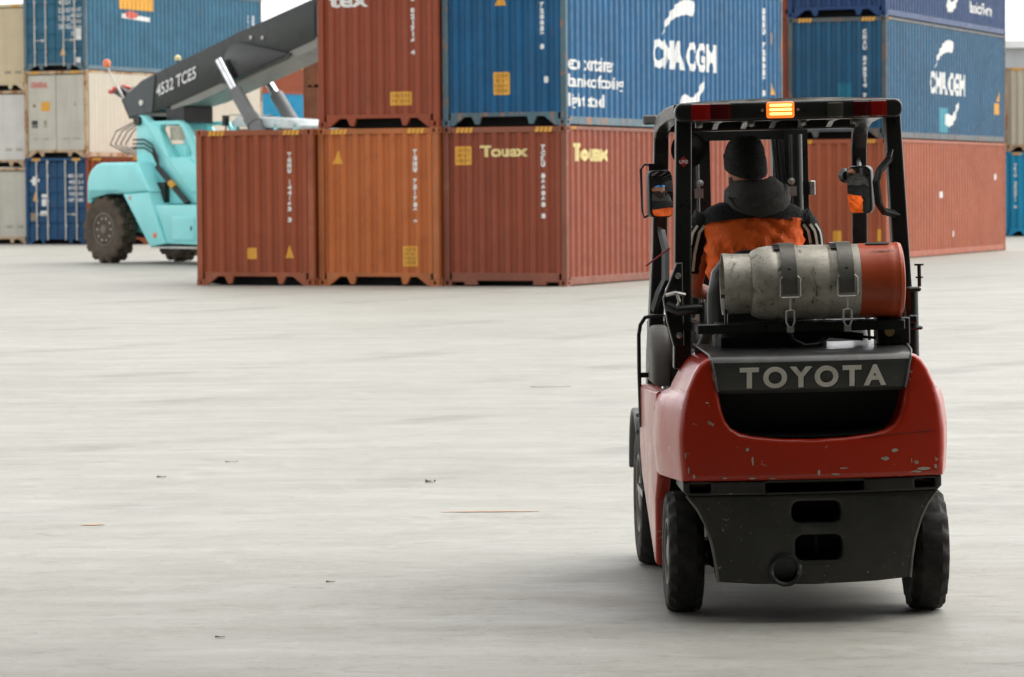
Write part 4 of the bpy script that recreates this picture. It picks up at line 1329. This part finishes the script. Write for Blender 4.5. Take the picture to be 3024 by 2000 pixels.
fp('hose', MB().tube([(.35, -.16, 1.12), (.36, -.15, 1.08), (.37, -.10, 1.04)], .006, 8).tube([(.39, -.16, 1.12), (.40, -.15, 1.08), (.40, -.10, 1.04)], .006, 8), M['black'])
TY, TZ, TR = -.20, 1.383, .153
for x in (-.069, .165):
    ringp = [(x, TY + (TR + .006) * math.cos(a), TZ + (TR + .006) * math.sin(a)) for a in [R(-200 + 9 * k) for k in range(21)][::-1]]
    pts = [(x, TY - (TR + .007) * math.cos(R(b)), TZ + (TR + .007) * math.sin(R(b))) for b in range(-15, 131, 8)]
    st = fp('strap', MB().tube(pts, 0, sec=[(-.004, -.031), (.004, -.031), (.004, .031), (-.004, .031)]), paint('grey_steel_band', (.10, .098, .085), .42, .2, streak=0, metal=.3, dirt=.3, nscale=7), smooth=30)
    pts2 = [(x - .028, TY - (TR + .006) * math.cos(R(b)), TZ + (TR + .006) * math.sin(R(b))) for b in range(60, 150, 8)]
    fp('strap_backing', MB().tube(pts2, 0, sec=[(-.026, -.003), (.026, -.003), (.026, .003), (-.026, .003)]), M['black'], st, smooth=30)
    yb = TY - TR - .016
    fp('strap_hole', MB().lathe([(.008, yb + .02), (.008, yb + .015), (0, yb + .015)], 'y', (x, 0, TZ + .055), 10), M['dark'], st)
    fp('buckle', MB().tube([(x - .030, yb, TZ + .030), (x - .041, yb, TZ + .020), (x - .041, yb, TZ - .050), (x - .034, yb + .004, TZ - .058), (x + .034, yb + .004, TZ - .058), (x + .041, yb, TZ - .050), (x + .041, yb, TZ + .020), (x + .030, yb, TZ + .030)], .0045, 8), M['steel'], st)
    fp('buckle_rod', MB().tube([(x, yb + .003, TZ - .058), (x, yb + .012, TZ - .110)], .0045, 8), M['steel'], st)
    fp('toggle', MB().tube([(x, yb + .010, TZ - .108), (x - .016, yb + .010, TZ - .112), (x - .017, yb + .014, TZ - .155), (x - .008, yb + .012, TZ - .178), (x + .008, yb + .012, TZ - .178), (x + .017, yb + .014, TZ - .155), (x + .016, yb + .010, TZ - .112)], .004, 8, closed=True).bx(x - .014, x + .014, yb + .01, yb + .03, TZ - .20, TZ - .175), M['steel'], st)

# ---- mirrors (slightly convex glass in a dark shell)
def mirror(name, c, w, h, target, Rm):
    c = Vector(c)
    nrm = ((CAM_L - c).normalized() + (Vector(target) - c).normalized()).normalized()
    yx = Vector((0, 0, 1)).cross(nrm).normalized()
    zz = nrm.cross(yx)
    shell = rrect(-w / 2 - .006, -h / 2 - .006, w / 2 + .006, h / 2 + .006, .028, 5)
    m = MB().slab([shell], 'z', 0.001, -.035, .010, 3, False)
    fr = fp(name, m, M['black'], smooth=45, fn=lambda v: c + yx * v.x + zz * v.y + nrm * (v.z - .002))
    N = 14
    rows = []
    for j in range(N + 1):
        r_ = []
        for i in range(N + 1):
            a, b = -1 + 2 * i / N, -1 + 2 * j / N
            # rounded rectangle from a square grid
            q = (abs(a) ** 6 + abs(b) ** 6) ** (1 / 6) or 1
            k = max(abs(a), abs(b)) / q
            x, y = a * k * w / 2, b * k * h / 2
            r_.append(c + yx * x + zz * y + nrm * (.006 + (w * w + h * h) / 8 / Rm - (x * x + y * y) / (2 * Rm)))
        rows.append(r_)
    MBm = MB().grid(rows)
    fp('mirror_glass', MBm, M['mirror'], fr, smooth=80)
    return fr


HEAD_C = Vector((-.138, .77, 1.865))
mirror('mirror', (-.478, 1.27, 1.757), .104, .205, (-.16, .88, 1.79), .75)
mirror('mirror', (.418, 1.22, 1.752), .104, .205, (.02, .80, 1.66), 1.1)
fp('mirror_arm', MB().tube([(-.47, 1.32, 1.84), (-.50, 1.34, 1.885), (-.548, 1.34, 1.893), (-.566, 1.34, 1.87), (-.562, 1.34, 1.68), (-.555, 1.34, 1.65), (-.515, 1.34, 1.67)], .006, 8).bx(-.53, -.485, 1.32, 1.36, 1.86, 1.895), M['black'])
fp('mirror_arm', MB().tube([(.42, 1.25, 1.80), (.435, 1.34, 1.87), (.44, 1.42, 1.90)], .010, 8).lathe([(.02, 1.30), (.035, 1.33), (.02, 1.36)], 'y', (.372, 0, 1.82), 14), M['black'])
fp('work_light', MB().bx(-.545, -.48, 1.40, 1.47, 2.075, 2.12), M['grey_plastic'], smooth=0, bev=.008)
fp('round_lamp', MB().lathe([(.03, 1.40), (.075, 1.37), (.082, 1.33), (.070, 1.328), (.04, 1.35), (0, 1.36)], 'y', (-.345, 0, 1.955), 28).tube([(-.345, 1.37, 2.0), (-.345, 1.34, 2.06)], .01, 8), M['black'], smooth=50)

# ------------------------------------------------------------------ gas bottle lying in the carrier
tank = empty('gas_bottle', BM @ Vector((.042, TY, TZ - TR)), (0, FK_ROLL, FK_YAW))
tank.rotation_euler = BM.to_euler()
tag(tank, 'dented silver gas bottle with an orange end strapped across the back of the forklift', 'gas bottle')
def bottle_mat():
    m, nt, b = new_mat('worn_scuffed_bottle')
    c = mixc(nt, ramp(nt, tex(nt, 7, 7, .65, (.6, 1, 1)), [(.32, (0, 0, 0)), (.66, (1, 1, 1))]), (.20, .18, .14), (.46, .44, .385))
    q = ramp(nt, tex(nt, 16, 9, .72, (1.6, .7, .7)), [(.56, (0, 0, 0)), (.63, (1, 1, 1))])
    c = mixc(nt, q, c, (.075, .06, .042))
    q = ramp(nt, tex(nt, 45, 6, .7), [(.62, (0, 0, 0)), (.68, (1, 1, 1))])
    c = mixc(nt, q, c, (.05, .04, .03))
    q = ramp(nt, tex(nt, 9, 5, .6), [(.66, (0, 0, 0)), (.70, (1, 1, 1))])
    c = mixc(nt, q, c, (.26, .11, .06))
    nt.links.new(c, b.inputs['Base Color'])
    nt.links.new(ramp(nt, tex(nt, 12, 6), [(.3, (.32,) * 3), (.7, (.62,) * 3)]), b.inputs['Roughness'])
    b.inputs['Metallic'].default_value = .25
    bump(nt, b, tex(nt, 25, 3), .06, .01)
    return m


mt_ = bottle_mat()
mo_ = paint('orange_red_bottle_paint', (.37, .058, .018), .42, .12, streak=0, chips=.15, dirt=.15, nscale=4, coat=.15)
MB().lathe([(.0, -.285), (.06, -.284), (.108, -.272), (.135, -.250), (.148, -.220), (TR, -.185), (TR, -.16), (TR - .002, -.157), (TR - .002, -.151), (TR, -.148), (TR, .05), (TR - .0015, .053), (TR - .0015, .058), (TR, .061), (TR, .185)], 'x', (0, 0, TR), 64).build('shell', mt_, tank, smooth=40)
MB().lathe([(TR + .001, .1855), (TR + .0012, .30), (TR + .004, .312), (TR + .0012, .324), (TR + .0012, .338), (TR + .004, .348), (TR - .001, .362), (TR - .012, .366), (TR - .02, .33), (0, .32)], 'x', (0, 0, TR), 64).build('painted_end', mo_, tank, smooth=35)
MB().lathe([(.118, -.262), (.120, -.33), (.1225, -.372), (.127, -.374), (.127, -.368), (.124, -.33), (.123, -.262)], 'x', (0, 0, TR), 48).build('collar', mt_, tank, smooth=40)
a0 = math.asin(.13 / .16)
MB().slab([rrect(.215, .0, .315, .022, .006)], 'y', -.004, .0, .001).build('label_plate', M['black_sticker'], tank, (0, -math.cos(R(72)) * (TR + .003), TR + math.sin(R(72)) * (TR + .003)), (-72, 0, 0))
tt = fit(text2d('FLAMMABLE', 1, .01), .235, 0, .325, .012)
MB().add([(x, -.001, z) for x, z in tt[0]], tt[1]).build('lettering', plain('dark_orange_print', (.16, .03, .015), .5), tank, (0, -math.cos(R(50)) * (TR + .003), TR + math.sin(R(50)) * (TR + .003)), (-50, 0, 0), smooth=0, normals=False)
MB().tube([(-.30, 0, TR), (-.35, 0, TR + .01)], .022, 12).tube([(-.345, 0, TR + .01), (-.345, -.05, TR + .03)], .010, 8).build('tap', paint('brass_tap', (.5, .36, .16), .35, .2, streak=0, metal=.8, nscale=8), tank)
# ------------------------------------------------------------------ driver (same local frame as the forklift's body)
drv = empty('person', BM @ Vector((-.112, .72, 1.17)))
drv.rotation_euler = BM.to_euler()
tag(drv, 'driver in black beanie and orange and black vest, seated with back to the camera', 'person')
D0 = Vector((-.112, .72, 1.17))
M['skin'] = paint('sun_tanned_skin', (.36, .15, .085), .5, .10, streak=0, nscale=6, bmp=.02)
M['vest'] = paint('orange_vest_fabric', (.82, .125, .010), .65, .08, streak=0, nscale=5, bmp=.45)
M['fleece'] = paint('black_fleece', (.006, .006, .0055), .85, .2, streak=0, nscale=14, bmp=.5)
M['hoodie'] = paint('dark_grey_hood', (.05, .048, .043), .85, .2, streak=0, nscale=14, bmp=.45)
M['trouser'] = paint('dark_trousers', (.016, .018, .022), .85, .2, streak=0, nscale=6, bmp=.1)
M['stripe'] = plain('white_stripe', (.55, .54, .46), .6)
M['shades'] = plain('blue_mirror_lens', (.03, .14, .30), .08, .9)


def dp(name, mb, mat, parent=None, **kw):
    mb.v = [tuple(Vector(v) - D0) for v in mb.v]
    return mb.build(name, mat, parent or drv, **kw)


def skin_mesh(joints, bones):
    """continuous limb surface grown round a joint skeleton"""
    bm = bmesh.new()
    sl = bm.verts.layers.skin.verify()
    vs = {}
    for i, (k, (p, r)) in enumerate(joints.items()):
        v = bm.verts.new(p)
        r = r if isinstance(r, tuple) else (r, r)
        v[sl].radius = r
        v[sl].use_root = (i == 0)
        vs[k] = v
    for a, b in bones:
        bm.edges.new((vs[a], vs[b]))
    me = bpy.data.meshes.new('skin')
    bm.to_mesh(me)
    bm.free()
    ob = bpy.data.objects.new('skin', me)
    COL.objects.link(ob)
    ob.modifiers.new('s', 'SKIN').use_smooth_shade = True
    ss = ob.modifiers.new('u', 'SUBSURF')
    ss.levels = ss.render_levels = 2
    dg = bpy.context.evaluated_depsgraph_get()
    ev = ob.evaluated_get(dg)
    m2 = ev.to_mesh()
    V = [v.co.copy() for v in m2.vertices]
    F = [tuple(p.vertices) for p in m2.polygons]
    ev.to_mesh_clear()
    bpy.data.objects.remove(ob)
    bpy.data.meshes.remove(me)
    return V, F


cx = -.112
J = {'pelvis': ((cx, .66, 1.24), (.15, .11)), 'belly': ((cx, .70, 1.38), (.15, .11)), 'chest': ((cx, .75, 1.54), (.165, .105)), 'neckb': ((cx - .005, .76, 1.66), (.075, .07)),
     'neck': ((cx - .015, .765, 1.745), (.058, .06)), 'headb': ((HEAD_C.x, .775, 1.80), (.06, .07)),
     'ls': ((cx - .20, .76, 1.615), .060), 'le': ((cx - .272, .80, 1.335), .045), 'lw': ((cx - .16, 1.03, 1.30), .029), 'lh': ((cx - .13, 1.09, 1.305), .03),
     'rs': ((cx + .20, .76, 1.605), .060), 're': ((cx + .285, .86, 1.36), .045), 'rw': ((cx + .29, 1.10, 1.33), .029), 'rh': ((cx + .29, 1.17, 1.335), .03),
     'lhip': ((cx - .09, .70, 1.235), .085), 'lk': ((cx - .15, 1.10, 1.21), .06), 'la': ((cx - .16, 1.30, .62), .042), 'lt': ((cx - .16, 1.42, .57), .038),
     'rhip': ((cx + .09, .70, 1.235), .085), 'rk': ((cx + .15, 1.10, 1.21), .06), 'ra': ((cx + .16, 1.30, .62), .042), 'rt': ((cx + .16, 1.42, .57), .038)}
BN = [('pelvis', 'belly'), ('belly', 'chest'), ('chest', 'neckb'), ('neckb', 'neck'), ('neck', 'headb'), ('chest', 'ls'), ('ls', 'le'), ('le', 'lw'), ('lw', 'lh'),
      ('chest', 'rs'), ('rs', 're'), ('re', 'rw'), ('rw', 'rh'), ('pelvis', 'lhip'), ('lhip', 'lk'), ('lk', 'la'), ('la', 'lt'), ('pelvis', 'rhip'), ('rhip', 'rk'), ('rk', 'ra'), ('ra', 'rt')]
V, F = skin_mesh(J, BN)
body = MB().add(V, F)
# head: rings from chin to crown with a face towards +y, turned a little to the left
hr = [(-.118, .030, .045, .030), (-.105, .046, .062, .022), (-.080, .060, .080, .010), (-.05, .068, .088, .004), (-.02, .073, .092, 0), (.01, .075, .095, 0), (.04, .076, .097, -.002), (.07, .072, .092, -.004), (.095, .058, .075, -.006), (.112, .034, .045, -.008), (.118, .008, .012, -.01)]
rows = []
for z, hx, hy, oy in hr:
    r_ = []
    for k in range(36):
        a = 2 * math.pi * k / 36
        x, y = hx * math.sin(a), hy * math.cos(a) + oy
        face = max(0, math.cos(a))
        y += .004 * face * math.sin((z + .1) * 30)
        if abs(a) < .22 or abs(a - 2 * math.pi) < .22:                 # nose ridge
            y += .020 * math.exp(-((z + .028) / .022) ** 2) + .008 * math.exp(-((z - .005) / .02) ** 2)
        if .35 < min(a, 2 * math.pi - a) < .75:
            y -= .010 * math.exp(-((z - .012) / .012) ** 2)            # eye sockets
        if min(a, 2 * math.pi - a) < .45:
            y += .006 * math.exp(-((z + .062) / .006) ** 2) - .004 * math.exp(-((z + .070) / .003) ** 2)   # lips
        if 1.45 < min(a, 2 * math.pi - a) < 1.75:
            x *= 1 + .16 * math.exp(-((z + .01) / .022) ** 2)          # ears
        r_.append(Vector((x, y, z)))
    rows.append(r_)
HM = Matrix.Translation(HEAD_C) @ Matrix.Rotation(R(14), 4, 'Z') @ Matrix.Rotation(R(-4), 4, 'X')
body.grid([[HM @ p for p in r_] for r_ in rows], True, True)


def hand(w, d, up, side):
    """palm with five separate bent fingers; d: along the fingers"""
    w, d, up = Vector(w), Vector(d).normalized(), Vector(up).normalized()
    s = d.cross(up).normalized() * side
    m = MB()
    sec_rows = []
    for t, hw, th in ((-.01, .024, .020), (.02, .034, .019), (.05, .042, .016), (.085, .040, .013)):
        c = w + d * t
        sec_rows.append([c + s * hw * math.cos(a) + up * th * math.sin(a) for a in [2 * math.pi * k / 12 for k in range(12)]])
    m.grid(sec_rows, True, True)
    for k, (o, l) in enumerate(((-.030, .072), (-.010, .080), (.010, .076), (.029, .060))):
        b = w + d * .078 + s * o
        p1 = b + d * l * .42 - up * .004
        p2 = p1 + (d * .35 - up * .9).normalized() * l * .32
        p3 = p2 + (-d * .6 - up * .7).normalized() * l * .28
        m.tube([b, p1, p2, p3], [.0092, .0088, .008, .0062], 8)
    b = w + d * .02 - s * .030
    p1 = b - s * .026 + d * .030 - up * .012
    p2 = p1 + d * .030 - up * .018 + s * .006
    m.tube([b, p1, p2], [.012, .0105, .008], 8)
    return m


for w, d, up, side in ((J['lw'][0], (.12, .9, .05), (.1, -.1, 1), 1), (J['rw'][0], (0, .95, .02), (0, -.05, 1), -1)):
    h = hand(w, d, up, side)
    body.add(h.v, h.f)
dp('body', body, M['skin'], smooth=70, weld=False)


def torso_rows(zs):
    K = .925
    tab = [(1.14, .185, .150, .655), (1.22, .200, .150, .675), (1.30, .212, .146, .69), (1.40, .226, .142, .71), (1.50, .234, .136, .735), (1.57, .236, .130, .75), (1.63, .236, .122, .76), (1.665, .226, .112, .765), (1.695, .185, .096, .768), (1.72, .120, .082, .77)]
    out = []
    for z in zs:
        for i in range(len(tab) - 1):
            if tab[i][0] <= z <= tab[i + 1][0]:
                t = (z - tab[i][0]) / (tab[i + 1][0] - tab[i][0])
                t2 = t * t * (3 - 2 * t)
                hw, hd, yc = [(tab[i][k] + (tab[i + 1][k] - tab[i][k]) * t) * (K if k == 1 else 1) for k in (1, 2, 3)]
                break
        out.append((z, hw, hd, yc))
    return out


def wrap(z0, z1, n, grow, wr, seed, edge=None):
    rows = []
    N = 72
    for j in range(n + 1):
        t = j / n
        r_ = []
        for k in range(N):
            a = 2 * math.pi * k / N
            top = z1 + (edge(a) if edge else 0)
            z = z0 + (top - z0) * t
            (_, hw, hd, yc), = torso_rows([min(1.714, max(1.141, z))])
            e = 2.6
            ca_, sa_ = math.cos(a), math.sin(a)
            q = (abs(ca_) ** e + abs(sa_) ** e) ** (-1 / e)
            p = Vector((cx + (hw + grow) * q * ca_, yc + (hd + grow) * q * sa_, z))
            nv = Vector((ca_, sa_, 0))
            w_ = noise.noise(Vector((p.x * 9 + seed, p.y * 9, p.z * 22 - abs(p.x - cx) * 22))) * wr
            w_ += abs(noise.noise(Vector((p.x * 14, seed, p.z * 18 + p.x * 16)))) * wr * -.9
            r_.append(p + nv * w_)
        rows.append(r_)
    return rows


edge_dn = lambda a: -.030 * abs(math.cos(a)) ** 2
v1 = dp('vest', MB().grid(wrap(1.14, 1.656, 60, .012, .026, 3.0, edge_dn), True), M['vest'], smooth=180, normals=False)
rows = []
lo_ = wrap(1.14, 1.656, 46, .016, .004, 3.0, edge_dn)[-2]
hi_ = wrap(1.60, 1.714, 14, .016, .004, 5.0)
yoke = [lo_]
for j in range(1, 15):
    t = j / 14
    yoke.append([Vector((lo_[k].x, lo_[k].y, lo_[k].z)).lerp(hi_[-1][k], t) * (1 - 0) for k in range(72)])
# follow the shoulder shape instead of a straight cone
for j in range(1, 15):
    for k in range(72):
        z = yoke[j][k].z
        (_, hw, hd, yc), = torso_rows([min(1.714, z)])
        a = 2 * math.pi * k / 72
        e = 2.4
        q = (abs(math.cos(a)) ** e + abs(math.sin(a)) ** e) ** (-1 / e)
        p = Vector((cx + (hw + .017) * q * math.cos(a), yc + (hd + .017) * q * math.sin(a), z))
        p += Vector((math.cos(a), math.sin(a), .4)) * noise.noise(p * 11) * .005
        yoke[j][k] = p
dp('vest_yoke', MB().grid(yoke, True), M['fleece'], v1, smooth=180, normals=False)
for s in (-1, 1):           # padded shoulder ends of the vest
    x = cx + s * .222
    rr = []
    for t in range(8):
        a = t / 7
        rr.append([Vector((x - s * .06 + s * .085 * a, .76 + (.075 - .012 * a) * math.cos(b), 1.625 - .004 * a + (.062 - .014 * a) * math.sin(b))) for b in [2 * math.pi * k / 24 for k in range(24)]])
    dp('shoulder_pad', MB().grid(rr, True, True), M['fleece'], v1, smooth=60)
# sleeves with white stripes
for s, pts in ((-1, [(cx - .195, .76, 1.645), (cx - .240, .765, 1.585), (cx - .262, .78, 1.49), (cx - .270, .795, 1.415)]), (1, [(cx + .195, .76, 1.640), (cx + .238, .77, 1.58), (cx + .262, .81, 1.47), (cx + .285, .86, 1.395), (cx + .292, 1.0, 1.35)])):
    P = []
    for i in range(len(pts) - 1):
        for t in range(6):
            P.append(Vector(pts[i]).lerp(Vector(pts[i + 1]), t / 6))
    P.append(Vector(pts[-1]))
    rad = [.068 - .012 * i / (len(P) - 1) + .0015 * math.sin(i * 1.9) for i in range(len(P))]
    sl = dp('sleeve', MB().tube(P, rad, 24), M['fleece'], v1, smooth=70)
    for k, (dx, dy) in enumerate(((s * .0, -1.0), (s * .42, -.9), (s * .78, -.62), (s * .95, .1), (s * .8, .5))):
        off = Vector((dx, dy, 0)).normalized()
        q = [p + off * (r + .0045) for p, r in zip(P, rad)][3:]
        dp('sleeve_stripe', MB().tube(q, 0, sec=[(-.006, -.0015), (.006, -.0015), (.006, .0015), (-.006, .0015)], upv=off), M['stripe'], sl, smooth=50)
# hood lying on the shoulders: a thick folded cowl, heavier at the back
def cowl(pars, seed):
    rows = []
    for rx, ry, z, oy, ox in pars:
        r_ = []
        for k in range(48):
            a = 2 * math.pi * k / 48
            back = max(0, -math.sin(a))
            p = Vector((cx + .012 + ox + rx * math.cos(a), .765 + oy + ry * math.sin(a), z - .065 * back * (1 if z < 1.76 else .25) - .05 * max(0, math.sin(a))))
            p += Vector((math.cos(a), math.sin(a), 0)) * noise.noise(p * 13 + Vector((seed, 0, 0))) * .010
            r_.append(p)
        rows.append(r_)
    return rows


hp = [(.085, .080, 1.695, -.005, 0), (.138, .115, 1.708, -.012, .006), (.152, .135, 1.728, -.026, .010), (.142, .134, 1.765, -.026, .008), (.114, .114, 1.797, -.018, .004), (.088, .092, 1.822, -.008, -.004), (.074, .080, 1.826, -.002, -.008), (.068, .074, 1.79, 0, -.008)]
hd_ = dp('hood', MB().grid(cowl(hp, 1), True), M['hoodie'], smooth=75, normals=True)
fold = [Vector((cx + .02 + .125 * math.cos(a), .745 + .125 * math.sin(a), 1.742 - .045 * max(0, -math.sin(a)) + .03 * max(0, math.cos(a)))) for a in [R(-150 + 8 * k) for k in range(24)]]
dp('hood_fold', MB().tube(fold, [.012 + .012 * math.sin(math.pi * k / 23) for k in range(24)], 12), M['hoodie'], hd_, smooth=70)
tipv = [[(cx - .11, .66, 1.735), (cx - .03, .615, 1.745), (cx + .05, .615, 1.745), (cx + .125, .665, 1.735)], [(cx - .09, .638, 1.700), (cx - .03, .605, 1.695), (cx + .045, .605, 1.692), (cx + .10, .642, 1.70)], [(cx - .04, .628, 1.672), (cx - .012, .612, 1.664), (cx + .03, .612, 1.662), (cx + .055, .63, 1.672)]]
dp('hood_tip', MB().grid([[Vector(p) for p in r_] for r_ in tipv]).tube([tipv[0][0], tipv[1][0], tipv[2][0], tipv[2][3], tipv[1][3], tipv[0][3]], .006, 8), M['hoodie'], hd_, smooth=80)
# beanie with a turned-up brim
bn = []
for z, hx, hy in ((-.010, .086, .106), (-.012, .092, .112), (.020, .0935, .114), (.046, .093, .113), (.052, .088, .108), (.056, .0865, .1065), (.085, .084, .103), (.112, .072, .088), (.132, .050, .060), (.140, .030, .034), (.1415, .012, .012), (.140, .001, .001)):
    r_ = []
    for k in range(40):
        a = 2 * math.pi * k / 40
        back = max(0, -math.cos(a))
        zz = z + .036 * max(0, math.cos(a)) * (1 if z < .06 else 0) - (.050 * back if z < .05 else .012 * back * (1 if z < .09 else 0))
        dent = 1 - .10 * math.exp(-(((a - math.pi) % (2 * math.pi)) / .35) ** 2) * (1 if z > .1 else 0)
        p = Vector((hx * math.sin(a), hy * math.cos(a) - .004, zz + (-.010 * math.exp(-(hx * math.sin(a) / .012) ** 2) if z > .125 else 0)))
        p += Vector((math.sin(a), math.cos(a), 0)) * noise.noise(p * 22) * .004
        r_.append(HM @ p)
    bn.append(r_)
dp('beanie', MB().grid(bn, True), M['fleece'], smooth=55)
# beard and sunglasses, seen in the mirror
br = []
for z, hx, hy, oy in ((-.040, .071, .090, .004), (-.060, .070, .092, .006), (-.085, .064, .088, .010), (-.110, .052, .074, .018), (-.130, .034, .056, .026)):
    br.append([HM @ Vector((hx * 1.03 * math.sin(a), hy * 1.05 * math.cos(a) + oy, z)) for a in [R(-100 + 10 * k) for k in range(21)]])
dp('beard', MB().grid(br), paint('dark_beard', (.03, .02, .014), .8, .3, streak=0, nscale=14, bmp=.4), smooth=80)
sg = [[HM @ Vector((.080 * math.sin(a), .101 * math.cos(a) + .004, z)) for a in [R(-62 + 6.2 * k) for k in range(21)]] for z in (.002, .022, .034)]
gl = dp('sunglasses', MB().grid(sg), M['shades'], smooth=80)
for s in (-1, 1):
    dp('temple', MB().tube([HM @ Vector((s * .073, .050, .026)), HM @ Vector((s * .080, -.01, .022)), HM @ Vector((s * .078, -.03, .008))], .003, 6), M['black'], gl)
# trousers and boots
for s, a, b, c, t in ((-1, 'lhip', 'lk', 'la', 'lt'), (1, 'rhip', 'rk', 'ra', 'rt')):
    P = [J[a][0], tuple((Vector(J[a][0]) + Vector(J[b][0])) / 2), J[b][0], tuple((Vector(J[b][0]) + Vector(J[c][0])) / 2), J[c][0]]
    tr = dp('trouser_leg', MB().tube(P, [.098, .086, .075, .066, .062], 18), M['trouser'], smooth=80)
    f0 = Vector(J[c][0])
    bt = []
    for y, w, z1 in ((-.07, .035, .66), (-.04, .045, .67), (.02, .047, .65), (.10, .05, .57), (.17, .046, .545), (.205, .025, .52)):
        bt.append([Vector((f0.x + w * math.cos(q), f0.y + y, .493 + (z1 - .493) * max(0, .5 + .5 * math.sin(q)))) for q in [2 * math.pi * k / 16 for k in range(16)]])
    dp('boot', MB().grid(bt, True, True), M['black'], smooth=60)
# ------------------------------------------------------------------ marks and litter on the concrete
mk = plain('faded_orange_paint', (.46, .30, .20), .8)


def mark(label, pts, w):
    L_, R_ = [], []
    for i, (x, y) in enumerate(pts):
        ww = w * (.35 + .65 * math.sin(math.pi * (i + .5) / len(pts)))
        L_.append((x, y - ww / 2, .004))
        R_.append((x, y + ww / 2, .004))
    o = MB().grid([L_, R_]).build('paint_mark', mk, smooth=0)
    tag(o, label, 'paint mark')
    return o


mark('long thin faded orange streak on the concrete left of the forklift', [(-.40 + .045 * i, 18.57 + .004 * math.sin(i * 1.7)) for i in range(13)], .05)
mark('small faded orange blotch on the concrete near the left edge', [(-2.30 + .03 * i, 17.98 + .004 * i) for i in range(5)], .06)


def leaf(label, x, y, l, w, rz, col, h):
    rows = []
    for i in range(7):
        t = i / 6
        ww = w * math.sin(math.pi * min(1, t * .92 + .06)) ** .8
        rows.append([(l * (t - .5), -ww / 2, .003 + h * abs(t - .4)), (l * (t - .5), 0, .001 + .4 * h * t), (l * (t - .5), ww / 2, .003 + h * (1 - t) * .7)])
    o = MB().grid(rows).build('leaf', plain('dry_leaf', col, .8), None, (x, y, .001), (0, 0, rz), smooth=60)
    tag(o, label, 'leaf', 'litter on the concrete')


leaf('dark curled dry leaf lying alone in the middle of the yard', -.50, 20.45, .065, .04, 20, (.06, .042, .02), .024)
leaf('brown sliver of bark on the concrete at the left', -2.18, 20.93, .055, .03, -5, (.10, .085, .05), .014)
leaf('thin grey twig fragment farther out on the left', -1.84, 22.1, .085, .016, 4, (.22, .21, .19), .006)
leaf('short dark scrap on the concrete below the orange streak', -.83, 15.27, .04, .016, 6, (.08, .075, .06), .008)
leaf('long pale smear of a twig on the concrete beside the forklift', .34, 30.2, .36, .04, 2, (.25, .24, .22), .004)
leaf('small dark scrap on the concrete near the bottom left', -1.17, 13.4, .04, .014, -12, (.10, .09, .07), .006)
